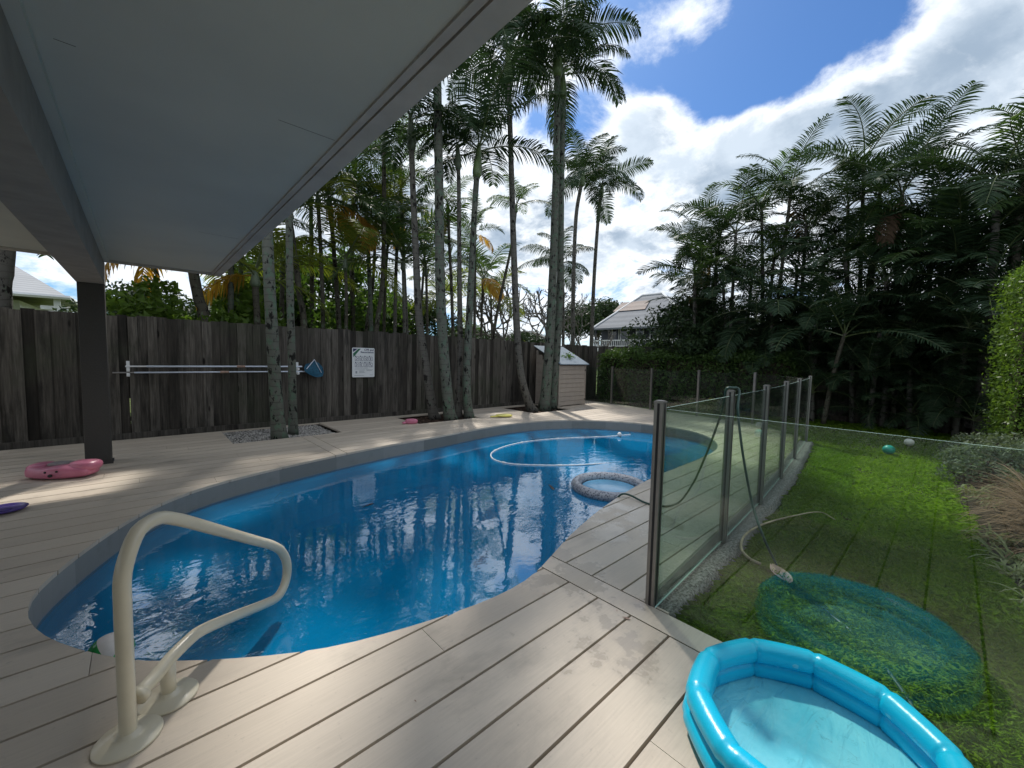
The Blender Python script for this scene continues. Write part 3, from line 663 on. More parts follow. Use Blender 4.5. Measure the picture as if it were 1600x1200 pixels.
m = MB(); m.add([(x0-.05, y0-.09, zl+.02), (x1+.06, y0-.09, zl+.02), (x1+.06, y1+.1, zh+.12), (x0-.05, y1+.1, zh+.12), (x0-.05, y0-.09, zl+.045), (x1+.06, y0-.09, zl+.045), (x1+.06, y1+.1, zh+.145), (x0-.05, y1+.1, zh+.145)],
     [(0, 3, 2, 1), (4, 5, 6, 7), (0, 1, 5, 4), (1, 2, 6, 5), (2, 3, 7, 6), (3, 0, 4, 7)]); m.build('roof', [M['roof_blue']], e)
for z_ in (1.05, .15): m = MB(); m.box((x1-.06, y0-.03, z_), (x1-.03, y0-.021, z_+.05)); m.build('hinge', [M['black']], e)

rs0 = np.random.RandomState(5); cp = np.array([9.75, 8.05, 1.50])
tag(quadobj := bpy.data.objects.new('roof_weed', None), 'small green weed growing on the shed roof', 'plant'); COL.objects.link(quadobj); quadobj.location = cp
# ------------------------------------------------------------------ glass fences
def post_children(e, x, y, z0, z1, ang, wdt=.05):
    """square aluminium post with two dark glazing slots"""
    loc = e.location
    m = MB(); m.box((-wdt/2, -wdt/2, z0), (wdt/2, wdt/2, z1)); me = m.mesh('post', [M['alu']])
    o = child('post', me, e, (x-loc.x, y-loc.y, -loc.z), ang)
    m = MB(); m.box((-wdt/2-.0015, -.007, z0), (-wdt/2+.002, .007, z1-.002)); m.box((wdt/2-.002, -.007, z0), (wdt/2+.0015, .007, z1-.002)); m.box((-.007, -wdt/2-.0015, z0), (.007, -wdt/2+.002, z1-.002))
    child('glazing_slot', m.mesh('slot', [M['black']]), o)
    m = MB(); m.box((-wdt/2-.002, -wdt/2-.002, z1), (wdt/2+.002, wdt/2+.002, z1+.008)); m.box((-wdt/2+.004, -wdt/2+.004, z1+.008), (wdt/2-.004, wdt/2-.004, z1+.013))
    child('cap', m.mesh('cap', [M['alu']]), o)
def panel(e, a, b, z0, z1, th=.010):
    a = np.array(a, float); b = np.array(b, float); L = np.linalg.norm(b-a); d = (b-a)/L; a = a+d*.028; b = b-d*.028; nn = np.array([-d[1], d[0]])*th/2
    m = MB(); q = [a-nn, b-nn, b+nn, a+nn]
    V = [(x, y, z0) for x, y in q]+[(x, y, z1) for x, y in q]
    m.add(V, [(0, 1, 5, 4), (2, 3, 7, 6)], 0)
    m.add(V, [(4, 5, 6, 7), (0, 3, 2, 1)], 1)
    m.build('glass_panel', [M['glass'], M['glass_edge']], e)
e = empty('glass_fence', (2.18, 1.125, -.1), 'frameless look glass fence along the deck side beside the lawn', 'fence')
SP_ = [(2.18, 1.11), (3.53, 1.2), (4.80, 1.29), (6.10, 1.42), (7.55, 1.59), (9.45, 1.82)]
for i, (x, y) in enumerate(SP_):
    ang = math.atan2(SP_[min(i+1, 5)][1]-SP_[max(i-1, 0)][1], SP_[min(i+1, 5)][0]-SP_[max(i-1, 0)][0]); post_children(e, x, y, -.002 if i == 0 else -.09, 1.19, ang, .052)
for a, b in zip(SP_[:-1], SP_[1:]): panel(e, a, b, -.05, 1.155)
e = empty('glass_fence', (2.18, -1.0, 0), 'near glass panel run in front of the blue paddling pool', 'fence')
panel(e, (2.196, 1.11), (2.196, -1.25), -.09, 1.155); post_children(e, 2.18, -1.28, 0, 1.19, PI/2, .052); panel(e, (2.196, -1.28), (2.196, -3.2), -.09, 1.155)
e = empty('glass_fence', (10.9, 5.85, 0), 'far glass fence across the end of the deck before the hedge', 'fence')
FP = [(9.45, 1.82), (10.53, 3.08), (10.71, 4.44), (10.88, 5.85), (11.15, 7.35)]
for i, (x, y) in enumerate(FP[1:]): post_children(e, x, y, -.02, 1.19, PI/2-.12)
for a, b in zip(FP[:-1], FP[1:]): panel(e, a, b, .0, 1.155)
panel(e, (11.15, 7.35), (11.4, 8.9), .0, 1.155)

# ------------------------------------------------------------------ hand rail
d_ = np.array([.66, .75]); d_ /= np.linalg.norm(d_); P1 = np.array([-.068, 1.956]); nrm = np.array([-d_[1], d_[0]])
def RP(x, y):
    r = ray(x, y); t = (P1@nrm)/(r[:2]@nrm); return np.array([0, 0, EYE])+r*t
e = empty('pool_handrail', (P1[0], P1[1], 0), 'cream tubular pool hand rail bolted to the deck', 'handrail')
b0 = np.array([P1[0], P1[1], 0.0])
main = [b0+[0, 0, .0], b0+[0, 0, .25], b0+[0, 0, .50]]+[(b0+[0, 0, .62])*.6+RP(196, 890)*.4]+[RP(*q) for q in [(209, 842), (225, 821), (250, 809), (275, 811), (300, 817), (350, 831), (400, 845), (425, 852), (440, 862), (448, 880), (447, 905), (436, 930), (415, 943), (360, 965), (315, 985), (295, 1000), (265, 1030), (240, 1060)]]+[RP(213, 1088)]
m = MB(); m.tube(spline(main, 110), .0255, 20); m.build('rail', [M['cream']], e, smooth=True)
P2 = RP(262, 1036); m = MB(); m.tube([(P2[0], P2[1], 0), (P2[0], P2[1], P2[2]-.0)], .026, 18); m.build('stub_post', [M['cream']], e, smooth=True)
for q in (b0, P2):
    m = MB(); m.lathe([(.096, .0), (.098, .003), (.098, .008), (.094, .012), (.05, .021), (.034, .024), (.031, .034), (.0, .034)], (q[0], q[1], 0.001), 32); m.build('base_plate', [M['cream']], e, smooth=True)
m = MB(); pa = RP(222, 1080); pb = RP(213, 1092); m.tube([pa, pb], .034, 16); m.build('collar', [M['cream']], e, smooth=True)

# ------------------------------------------------------------------ paddling pool
KC = (1.75, .25); KR = .385; KH = .18
e = empty('paddling_pool', (KC[0], KC[1], 0), 'light blue inflatable paddling pool on the deck corner', 'paddling pool')
NS = 10
def kring(R, z, rt, ph, mb):
    pts = []; rad = []
    NN = NS*16
    for i in range(NN):
        a = 2*PI*i/NN; fr_ = ((a-ph) % (2*PI/NS))/(2*PI/NS); seamd = min(fr_, 1-fr_)
        apo = math.cos(PI/NS); rr_ = R*(.35+.65*apo/math.cos((fr_-.5)*2*PI/NS)/1.0)
        pinch = 1-.17*math.exp(-(seamd/.03)**2)
        pts.append((KC[0]+rr_*math.cos(a), KC[1]+rr_*math.sin(a), z)); rad.append(rt*pinch*(1+.02*math.sin(5*a+z*30)))
    mb.tube(pts, rad, 18, closed=True)
rt = .047
for z, R in ((rt+.005, KR+.01), (rt*2.75, KR)):
    m = MB(); kring(R, z, rt, .2 if z > .1 else .2, m)
    m.build('inflated_ring', [M['kiddie']], e, smooth=True)
m = MB(); rs = np.random.RandomState(1); V = [(KC[0], KC[1], .022)]; Fc = []; NA, NR = 48, 9
for j in range(1, NR+1):
    for i in range(NA): a = 2*PI*i/NA; R = (KR-.022)*j/NR; V.append((KC[0]+R*math.cos(a), KC[1]+R*math.sin(a), .022+rs.uniform(0, .003)))
Fc = [(0, 1+i, 1+(i+1) % NA) for i in range(NA)]
for j in range(NR-1):
    for i in range(NA): a_ = 1+j*NA; Fc.append((a_+i, a_+NA+i, a_+NA+(i+1) % NA, a_+(i+1) % NA))
m.add(V, Fc); m.build('floor', [M['kiddie_floor']], e, smooth=True)
va = 2.4; m = MB(); 0 and m.lathe([(.012, 0), (.012, .012), (.006, .02), (.0, .02)], (KC[0]+(KR)*math.cos(va), KC[1]+KR*math.sin(va), rt*3.85), 12)

# ------------------------------------------------------------------ floating things
RC = (4.33, 2.83)
e = empty('swim_ring', (*RC, WZ), 'grey patterned inflatable ring floating near the deck edge', 'float')
a = np.linspace(0, 2*PI, 48, endpoint=False); m = MB(); m.tube([(RC[0]+.42*math.cos(t), RC[1]+.42*math.sin(t), WZ+.035) for t in a], .062, 16, closed=True); m.build('tube', [M['ring']], e, smooth=True)
m = MB(); m.lathe([(.375, .0), (.33, .012), (.0, .014)], (*RC, WZ+.01), 32); m.build('seat_film', [M['ringfloor']], e, smooth=True)
bp = G(165, 1022, -.12)
e = empty('beach_ball', bp, 'green and clear beach ball floating at the near pool edge', 'ball')
R = .095; BC = (bp[0]+.015, bp[1]+.05, WZ+.055)
for k in range(6):
    m = MB(); V = []; Fc = []; nu, nv = 6, 14
    for i in range(nu+1):
        for j in range(nv+1):
            a_ = (k+i/nu)*PI/3; b_ = PI*j/nv; V.append((BC[0]+R*math.sin(b_)*math.cos(a_), BC[1]+R*math.cos(b_), BC[2]+R*math.sin(b_)*math.sin(a_)))
    for i in range(nu):
        for j in range(nv): q = i*(nv+1)+j; Fc.append((q, q+1, q+nv+2, q+nv+1))
    m.add(V, Fc); o = m.build('gore', [M['greenball'] if k % 2 == 0 else M['ringfloor'] if k == 3 else M['whiteball']], e, smooth=True)
pts = [G(*q, WZ+.006) for q in [(985, 679), (950, 682), (900, 684), (850, 687), (812, 692), (785, 699), (768, 708), (772, 718), (800, 725), (850, 727), (890, 727), (930, 725)]]+[G(965, 722, WZ-.04), G(1000, 717, WZ-.12)]
e = empty('vacuum_hose', pts[0], 'long white suction hose looped on the pool water', 'hose')
q = spline(pts, 240); m = MB(); m.tube(q, .0115+.002*np.sin(np.arange(240)*1.6), 8); m.build('ribbed_tube', [M['hose_white']], e, smooth=True)
for k in range(1, 8): i = k*29; m = MB(); m.tube([q[i], q[i+2]], .016, 10); m.build('joiner', [M['white']], e)
m = MB(); pe = G(968, 680, WZ+.03); m.lathe([(.03, -.03), (.045, 0), (.045, .03), (.02, .06), (0, .06)], pe, 12); m.build('weir_valve', [M['white']], e, smooth=True)
# leaves on water and deck
LM = []
def little_leaf(x, y, z, L, W, a, label, mat):
    m = MB(); m.add([(-L/2, 0, .004), (-L/6, W/2, .0), (L/4, W/2.4, .006), (L/2, 0, .002), (L/4, -W/2.4, .0), (-L/6, -W/2, .005)], [(0, 1, 5), (1, 2, 4, 5), (2, 3, 4)])
    m.v = [v@np.array([[math.cos(a), math.sin(a), 0], [-math.sin(a), math.cos(a), 0], [0, 0, 1]])+np.array([x, y, z]) for v in m.v]
    o = m.build('fallen_leaf', [mat], origin=(x, y, z)); tag(o, label, 'leaf', 'fallen leaves')
q = G(862, 762, WZ); little_leaf(q[0], q[1], WZ+.004, .26, .035, 1.0, 'dark narrow leaf floating left of the swim ring', M['bark'])
q = G(575, 790, WZ); little_leaf(q[0], q[1], WZ+.004, .16, .025, .2, 'thin dark leaf floating in the middle of the pool', M['bark'])
q = G(769, 656); little_leaf(q[0], q[1], .004, .05, .03, .8, 'small brown leaf on deck just left of the yellow board', M['husk'])

rl = np.random.RandomState(4); LV = []
for _ in range(90):
    x, y = (rl.uniform(-1.5, 2.1), rl.uniform(.3, 2.2)) if rl.random() < .4 else (rl.uniform(1, 9), rl.uniform(6.3, 8.4))
    L = rl.uniform(.008, .028); a = rl.uniform(0, 6.3); w_ = L*rl.uniform(.12, .4); c_, s_ = math.cos(a), math.sin(a)
    if abs(x-.0) < 9 and (y < 1.6 or y > 6.6): LV.append([(x-c_*L, y-s_*L, .003), (x+s_*w_, y-c_*w_, .006), (x+c_*L, y+s_*L, .004), (x-s_*w_, y+c_*w_, .005)])
o = bpy.data.objects.new('leaf_bits', quadmesh('leaf_bits', np.array(LV), M['husk'])); COL.objects.link(o); tag(o, 'tiny dry leaf bits strewn on the deck', 'leaf bits', kind='stuff')
# ------------------------------------------------------------------ toys
def blob(name, parent, cx_, cy_, cz_, rx, ry, rz, mat, ang=0, pw=.8, seg=20, dent=None):
    m = MB(); V = []; Fc = []; nv = seg//2
    for j in range(nv+1):
        for i in range(seg):
            b_ = -PI/2+PI*j/nv; a_ = 2*PI*i/seg; f = lambda v: math.copysign(abs(v)**pw, v)
            x = rx*f(math.cos(b_))*f(math.cos(a_)); y = ry*f(math.cos(b_))*f(math.sin(a_)); z = rz*f(math.sin(b_))
            if dent: x, y, z = dent(x, y, z)
            V.append((cx_+x*math.cos(ang)-y*math.sin(ang), cy_+x*math.sin(ang)+y*math.cos(ang), cz_+z))
    for j in range(nv):
        for i in range(seg): Fc.append((j*seg+i, j*seg+(i+1) % seg, (j+1)*seg+(i+1) % seg, (j+1)*seg+i))
    m.add(V, Fc); return m.build(name, [mat], parent, smooth=True)
q = G(97, 748); PA = math.atan2(-.68, .735)+.18
fx, fy_ = q[0]+.0, q[1]+.12
e = empty('pink_float', (fx, fy_, 0), 'pink child float with black nose and eyes lying on the deck', 'float')
def bumpy(x, y, z):
    return x, y*(1+.12*math.cos(x*14)), z*(1+.38*math.sin((x+.12)*9)**2) if z > 0 else z
blob('body', e, fx, fy_, .062, .30, .16, .062, M['pink'], PA, .55, 32, bumpy)
cs, sn = math.cos(PA), math.sin(PA)
def L2(u, v): return fx+u*cs-v*sn, fy_+u*sn+v*cs
a_, b_ = L2(.20, .02); blob('right_lobe', e, a_, b_, .115, .13, .12, .06, M['pink'], PA, .7)
a_, b_ = L2(-.22, .03); blob('left_lobe', e, a_, b_, .10, .09, .13, .05, M['pink'], PA, .7)
a_, b_ = L2(-.03, .02); blob('seat', e, a_, b_, .138, .10, .085, .02, M['pink_grey'], PA, .6)
for u, w_, z, r in ((-.03, -.176, .09, .011), (.07, -.170, .095, .011), (.02, -.184, .055, .018)):
    a_, b_ = L2(u, w_); blob('face_dot', e, a_, b_, z, r, r, r, M['black'], 0, 1, 12)
q = G(5, 800); e = empty('purple_dish', (q[0], q[1], 0), 'dark purple plastic flying disc lying on the deck', 'toy')
m = MB(); m.lathe([(.0, .012), (.11, .012), (.135, .02), (.145, .034), (.138, .036), (.125, .024), (.10, .018), (.0, .018)], (q[0], q[1], 0), 36); m.build('disc', [M['purple']], e, smooth=True)
m = MB(); m.lathe([(.0, .022), (.03, .022), (.05, .019)], (q[0], q[1], 0), 20); m.build('hub', [M['purple']], e, smooth=True)
q = G(645, 663); e = empty('pink_toy', (q[0], q[1], 0), 'small pink foam toy lying by the middle palm bed', 'toy')
blob('body', e, q[0], q[1]+.06, .055, .13, .06, .055, M['pink'], -.6, .7); blob('tip', e, q[0]-.13, q[1]+.11, .03, .05, .03, .025, M['pink'], -.3, .9)
q = G(786, 652); e = empty('yellow_float', (q[0], q[1], 0), 'yellow swim board lying flat beside the right palm bed', 'toy')
blob('board', e, q[0]+.05, q[1]+.02, .04, .20, .13, .03, M['yellow'], -.5, .7); blob('fin', e, q[0]-.16, q[1]+.10, .025, .13, .05, .018, M['yellow'], -.2, .8)
for (px, py, R, mt, lab) in ((1388, 710, .085, 'teal', 'teal green ball lying on the lawn'), (1420, 697, .075, 'whiteball', 'off white ball lying on the lawn')):
    q = G(px, py, -.09); m = MB(); V = []
    m.lathe([(R*math.sin(t), R*.92-R*.92*math.cos(t)) for t in np.linspace(0.001, PI-.001, 14)], (q[0], q[1], -.085), 24); o = m.build('lawn_ball', [M[mt]], origin=(q[0], q[1], -.085), smooth=True); tag(o, lab, 'ball')

# ------------------------------------------------------------------ green hose draped over the second post
def mixp(a, b, t): return np.array(a)*(1-t)+np.array(b)*t
hp = [G(955, 790, WZ+.05), G(963, 780, -.03), G(972, 772, .035), G(985, 774, .03), G(1010, 786, .013), G(1040, 791, .013), G(1062, 784, .02)]
hp += [PY(1083, 755, 1.62), PY(1100, 718, 1.45), PY(1115, 680, 1.34), PY(1127, 645, 1.27), PY(1133, 620, 1.24)]
hp += [np.array([3.50, 1.225, 1.215]), np.array([3.53, 1.19, 1.222]), np.array([3.56, 1.15, 1.205])]
hp += [PY(1153, 640, 1.12), PY(1158, 690, 1.08), PY(1165, 735, 1.04), PY(1175, 785, .99), PY(1190, 832, .88)]
hp += [G(1215, 885, -.075), G(1240, 915, -.075), G(1290, 955, -.075), G(1350, 1005, -.075), G(1410, 1080, -.07), G(1450, 1150, -.07), G(1480, 1210, -.07)]
m = MB(); m.tube(spline(hp, 300), .0095, 8); o = m.build('garden_hose', [M['hose_green']], origin=(3.53, 1.2, 0), smooth=True); tag(o, 'dark green garden hose draped over the second glass fence post', 'hose')
# fallen palm leaf sheath with its long dry stem
pts = [G(*q, -.06) for q in [(1228, 905), (1212, 890), (1195, 884), (1170, 872), (1158, 855), (1165, 835), (1195, 818), (1240, 806), (1280, 800), (1305, 812)]]
e = empty('fallen_palm_leaf', pts[0], 'dry fallen palm leaf with curved stem on the lawn', 'leaf')
s_ = spline(pts, 60); rad = np.linspace(.012, .004, 60); m = MB(); m.tube(s_[6:], rad[6:], 6); m.build('stem', [M['drystem']], e)
m = MB(); A = G(1232, 912, -.055); B = G(1205, 884, -.055); t = (B-A); nn = np.array([-t[1], t[0], 0]); nn /= np.linalg.norm(nn)
V = []
for k in range(7): f = k/6; wv = .055*math.sin(PI*min(1, f*.8+.16)); c = A+t*f; V += [c-nn*wv+[0, 0, .02], c+[0, 0, -.0], c+nn*wv+[0, 0, .02]]
m.add(V, [(k*3+j, k*3+j+1, k*3+j+4, k*3+j+3) for k in range(6) for j in range(2)]); m.build('sheath', [M['husk']], e, smooth=True)

# ------------------------------------------------------------------ gravel beds
rs = np.random.RandomState(7)
def stones(name, x0, y0, x1, y1, z, nn, smin, smax, mat, label):
    m = MB(); base = np.array([(1, 0, 0), (-1, 0, 0), (0, 1, 0), (0, -1, 0), (0, 0, 1), (0, 0, -1)], float); fc = [(0, 2, 4), (2, 1, 4), (1, 3, 4), (3, 0, 4), (2, 0, 5), (1, 2, 5), (3, 1, 5), (0, 3, 5)]
    for _ in range(nn):
        s = rs.uniform(smin, smax); V = base*rs.uniform(.55, 1.2, (6, 1))*np.array([s, s*rs.uniform(.5, .9), s*.5]); a = rs.uniform(0, PI); R_ = np.array([[math.cos(a), -math.sin(a), 0], [math.sin(a), math.cos(a), 0], [0, 0, 1]])
        m.add(V@R_.T+np.array([rs.uniform(x0, x1), rs.uniform(y0, y1), z+rs.uniform(0, .03)]), fc)
    o = m.build(name, [mat]); tag(o, label, name, kind='stuff')
stones('gravel', 1.05, 7.45, 2.66, 8.9, -.085, 5200, .010, .026, M['gravel'], 'pale grey gravel around the two left palms')
stones('bark_mulch', 4.27, 7.45, 5.85, 8.9, -.09, 3000, .012, .035, M['bark_chip'], 'dark bark mulch around the middle palms')
stones('leaf_litter', 7.47, 7.25, 8.9, 8.9, -.09, 1500, .012, .035, M['bark_chip'], 'dark leaf litter around the right palms')
for a_, b_, c_, d_ in BEDS:
    m = MB(); m.box((a_, b_, -.1), (c_, d_ if d_ < 8.6 else 8.9, -.095)); o = m.build('bed_soil', [M['soil']]); tag(o, kind='structure')

# ------------------------------------------------------------------ palms
def frond_arrays(L, el, droop, nl, ll, lw, hang, rng, twist=0.0, az=0.0, org=(0, 0, 0), fwd=.75, clump=0.0, sparse=1.0):
    """arching frond: returns (leaf verts, leaf faces) and the stalk points"""
    n_ = 14; P = [np.zeros(3)]; a = el; st = L/(n_-1)
    for i in range(n_-1):
        P.append(P[-1]+st*np.array([math.cos(a), 0, math.sin(a)])); a -= droop/(n_-1)*(.5+1.2*i/(n_-1))
    P = np.array(P); T = np.gradient(P, axis=0); T /= np.linalg.norm(T, axis=1)[:, None]
    V = []; Fc = []; c = 0
    for k in range(nl):
        t = .14+.86*(k+.5)/nl; u = t*(n_-1); i = min(int(u), n_-2); f = u-i
        p = P[i]*(1-f)+P[i+1]*f; tt = T[i]*(1-f)+T[i+1]*f; tt /= np.linalg.norm(tt); side = np.array([0, 1., 0]); nup = np.cross(side, tt)*-1
        if nup[2] < 0 and abs(tt[2]) < .99: nup = -nup
        ln = ll*(math.sin(PI*min(1, .18+.80*t))**.7*.85+.2)*(1.0 if t < .9 else .8)
        for s in (-1, 1):
            if rng.random() > sparse: continue
            l = ln*rng.uniform(.85, 1.1); fw_ = fwd*(.55+.75*t)+rng.uniform(-.1, .1); up = .30-hang*.4+rng.uniform(-.16, .16)
            d0 = side*s*1.0+tt*fw_+nup*up; d0 /= np.linalg.norm(d0)
            d1 = d0+np.array([0, 0, -1.])*(hang*.7+.05)+rng.normal(0, .05, 3); d1 /= np.linalg.norm(d1)
            d2 = d1+np.array([0, 0, -1.])*(hang*.9+.08); d2 /= np.linalg.norm(d2)
            wv = np.cross(d0, nup); wn = np.linalg.norm(wv); wv = (tt if wn < .1 else wv/wn)
            wv = wv*.8+nup*rng.uniform(-.5, .5); wv /= np.linalg.norm(wv)
            w_ = lw*rng.uniform(.8, 1.15)
            q0 = p; q1 = p+d0*l*.35; q2 = q1+d1*l*.35; q3 = q2+d2*l*.3
            V += [q0-wv*w_*.25, q0+wv*w_*.25, q1-wv*w_*.5, q1+wv*w_*.5, q2-wv*w_*.38, q2+wv*w_*.38, q3]
            Fc += [(c, c+1, c+3, c+2), (c+2, c+3, c+5, c+4), (c+4, c+5, c+6)]; c += 7
    V = np.array(V); ca, sa = math.cos(az), math.sin(az); tw = np.array([[1, 0, 0], [0, math.cos(twist), -math.sin(twist)], [0, math.sin(twist), math.cos(twist)]])
    R_ = np.array([[ca, -sa, 0], [sa, ca, 0], [0, 0, 1]])@tw
    return V@R_.T+np.array(org), Fc, P@R_.T+np.array(org)
def crown_mesh(name, seed, nf, L, ll, lw, hang, els, mats, nl=44, droop=(1.0, 1.9), fwd=.75, sparse=1.0, stalk=.018, lift=.12):
    rng = np.random.RandomState(seed); m = MB()
    for k in range(nf):
        f = k/max(1, nf-1); el = els[0]+(els[1]-els[0])*f+rng.uniform(-.12, .12); az = k*2.399+rng.uniform(-.3, .3)
        V, Fc, S = frond_arrays(L*rng.uniform(.82, 1.12), el, rng.uniform(*droop), nl, ll, lw, hang*rng.uniform(.6, 1.3), rng, rng.uniform(-.5, .5), az, (0, 0, -lift*f), fwd, sparse=sparse)
        m.add(V, Fc, 0); m.tube(S, np.linspace(stalk, .004, len(S)), 5, 1)
    return m.mesh(name, mats)
KINGS = [crown_mesh('king_crown', 10+i, 11, 2.35, .62, .034, h, (1.35, -.2), [M['frond_blue'], M['rachis']], 62, (.8, 1.6), .5) for i, h in enumerate((.45, .7, .4, .8))]
KINGUP = crown_mesh('king_crown_upright', 19, 10, 2.3, .60, .032, .5, (1.45, .0), [M['frond_blue'], M['rachis']], 60, (.8, 1.6), .55)
CANES = [crown_mesh('cane_crown', 30+i, 8, 1.8, .46, .026, h, (1.4, .2), [M['frond'], M['rachis']], 44, (.9, 1.8), .6) for i, h in enumerate((.2, .35, .5, .3))]
CANEL = [crown_mesh('cane_crown_lime', 50+i, 8, 1.75, .46, .028, h, (1.4, .1), [M['frond_lime'], M['rachis']], 42, (1.0, 1.8), .6) for i, h in enumerate((.25, .5))]
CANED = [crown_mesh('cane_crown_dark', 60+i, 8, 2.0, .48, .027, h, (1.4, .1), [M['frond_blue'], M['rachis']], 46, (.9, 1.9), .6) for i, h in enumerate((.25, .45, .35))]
def dead_mesh(name, seed, mats, nf=1, L=1.5):
    rng = np.random.RandomState(seed); m = MB()
    for k in range(nf):
        V, Fc, S = frond_arrays(L, .1-.5*rng.random(), 1.5, 30, .45, .04, 1.1, rng, rng.uniform(-.3, .3), k*2.4); m.add(V, Fc, 0); m.tube(S, np.linspace(.016, .004, len(S)), 5, 0)
    return m.mesh(name, mats)
DEADB = [dead_mesh('dead_frond', 70+i, [M['frond_dead']]) for i in range(2)]; DEADO = [dead_mesh('dead_frond_orange', 75+i, [M['frond_orange']], 1, 1.3) for i in range(2)]

def palm(name, label, group, pts3, r0, r1, trunkm, crownme, cs=1.0, az=0.0, shaft=0.0, shaftm=None, dead=None, flare=1.35, cat='palm tree', tilt=(0, 0)):
    """pts3: trunk axis from the ground to the base of the crown"""
    pts3 = [np.array(q, float) for q in pts3]; e = empty(name, pts3[0], label, cat, group)
    Q = spline(pts3, 34); n_ = len(Q); z = Q[:, 2]-Q[0, 2]; r = r1+(r0-r1)*np.clip(1-z/max(z[-1], .1)*1.1, 0, 1)**1.2
    r = r*(1+(flare-1)*np.exp(-z/.22)); r = r*(1+.02*np.sin(np.arange(n_)*2.1))
    r = r*.88; m = MB(); m.tube(Q, r, 14); m.build('trunk', [trunkm], e, smooth=True)
    top = Q[-1]
    if shaft:
        dv = Q[-1]-Q[-3]; dv /= np.linalg.norm(dv); S = [top-dv*.05+dv*shaft*k/8 for k in range(9)]; rs_ = r1*np.array([1.0, 1.38, 1.42, 1.3, 1.15, 1.0, .85, .7, .5])
        m = MB(); m.tube(S, rs_, 14); m.build('crownshaft', [shaftm or M['shaft']], e, smooth=True); top = top+dv*shaft*.85
    child('crown', crownme, e, top-pts3[0], az, cs, tilt[0], tilt[1])
    for k, (dm_, daz, dz) in enumerate(dead or []): child('dead_frond', dm_, e, top-pts3[0]+np.array([0, 0, -dz]), daz, cs)
    return e
def trunkpts(pl, Y, zb=-.08):
    P = [PY(x, y, Y) for x, y in pl]; 
    if P[0][2] > zb+.05: d = P[0]-P[1]; P = [np.array([P[0][0]+d[0]*.3, Y, zb])]+P
    else: P[0][2] = zb
    return P
KG = 'tall king palms beside the pool deck'
# three beds beside the deck
palm('king_palm', 'thick lichen spotted palm trunk, left one of the pair in the gravel', KG, trunkpts([(436, 682), (430, 600), (424, 500), (419, 400), (416, 300), (413, 180), (412, 40)], 7.62), .118, .075, M['trunk_lichen'], KINGS[0], 1.0, .3, .9)
palm('king_palm', 'slimmer lichen spotted palm trunk, right one of the pair in the gravel', KG, trunkpts([(458, 670), (456, 560), (453, 450), (452, 330), (454, 200), (452, 100)], 8.05), .078, .058, M['trunk_lichen'], KINGS[1], .95, 2.0, .8)
palm('king_palm', 'leftmost palm of the middle bed, brownish ringed trunk curving left', KG, trunkpts([(678, 652), (668, 590), (655, 500), (650, 400), (645, 290), (643, 232)], 8.15), .12, .07, M['trunk_grey'], KINGUP, .85, 1.1, .75, M['shaft_grey'])
palm('king_palm', 'tallest straight palm of the middle bed, mottled green trunk', KG, trunkpts([(703, 656), (694, 560), (688, 450), (686, 300), (684, 170), (682, 20), (682, -190)], 7.66), .14, .083, M['trunk_lichen'], KINGS[0], 1.0, 4.0, .9)
palm('king_palm', 'thin grey palm between two thicker trunks of the middle bed', KG, trunkpts([(716, 653), (719, 560), (718, 450), (717, 300), (716, 262)], 7.95), .09, .052, M['trunk_grey'], KINGS[2], .5, .6, .6, M['shaft_grey'])
palm('king_palm', 'rightmost palm of the middle bed with big upright fronds', KG, trunkpts([(733, 655), (729, 600), (733, 500), (738, 400), (742, 320), (745, 275)], 7.70), .118, .074, M['trunk_lichen'], KINGUP, 1.05, 5.2, .8)
palm('king_palm', 'curved grey palm leaning left out of the right bed', KG, trunkpts([(830, 641), (815, 590), (808, 520), (803, 400), (800, 300), (797, 200), (795, 130)], 7.78), .12, .072, M['trunk_grey'], KINGS[1], .9, 3.3, .9)
palm('king_palm', 'left twin of the tallest palm pair with pale green crownshaft', KG, trunkpts([(850, 640), (857, 560), (863, 450), (868, 300), (870, 200), (871, 118)], 7.74), .17, .10, M['trunk_lichen'], KINGS[0], 1.08, 5.6, 1.0)
palm('king_palm', 'right twin of the tallest palm pair, slightly lower crownshaft', KG, trunkpts([(862, 640), (869, 560), (875, 450), (877, 300), (879, 200), (879, 154)], 7.85), .14, .088, M['trunk_lichen'], KINGS[3], 1.0, 2.5, .85)
# palms beyond the fence
BG = 'palms growing beyond the paling fence'
def fp(label, pl, Y, r, crown, cs, az, tm='trunk_grey', shaft=.6, dead=None, name='king_palm', sh=None):
    P = [PY(x, y, Y) for x, y in pl]; d = P[0]-P[1]; base = np.array([P[0][0]+d[0]*.5, Y, -.15])
    palm(name, label, BG, [base]+P, r*1.3, r, M[tm], crown, cs*(1.12 if name == 'cane_palm' else 1.0), az, shaft, sh or M['shaft'], dead, 1.25)
fp('grey palm right of the tall pair with broad crown against the cloud', [(895, 540), (896, 440), (900, 340), (908, 290)], 10.6, .085, KINGS[1], .95, .9)
fp('slim palm with clear curved trunk nearest the verandah house', [(924, 540), (928, 440), (934, 350), (939, 305)], 11.2, .085, KINGS[2], 1.0, 4.3)
fp('low crowned palm whose fronds droop behind the twin trunks', [(880, 530), (880, 470), (879, 425)], 12.5, .07, KINGS[3], .85, 2.0)
fp('thin dark leaning palm stem right of the middle palms', [(771, 525), (785, 450), (800, 380), (806, 330)], 10.4, .05, CANES[2], .75, 1.0, 'trunk_dark', .3)
fp('small sunlit lime palm far beyond the fence', [(769, 535), (768, 500), (767, 470)], 15, .06, CANEL[0], 1.25, .4, 'trunk_grey', .2, name='cane_palm')
fp('low lime palm between the middle trunks beyond the fence', [(690, 530), (690, 505), (690, 470)], 14, .06, CANEL[1], 1.15, 2.4, 'trunk_grey', .2, name='cane_palm')
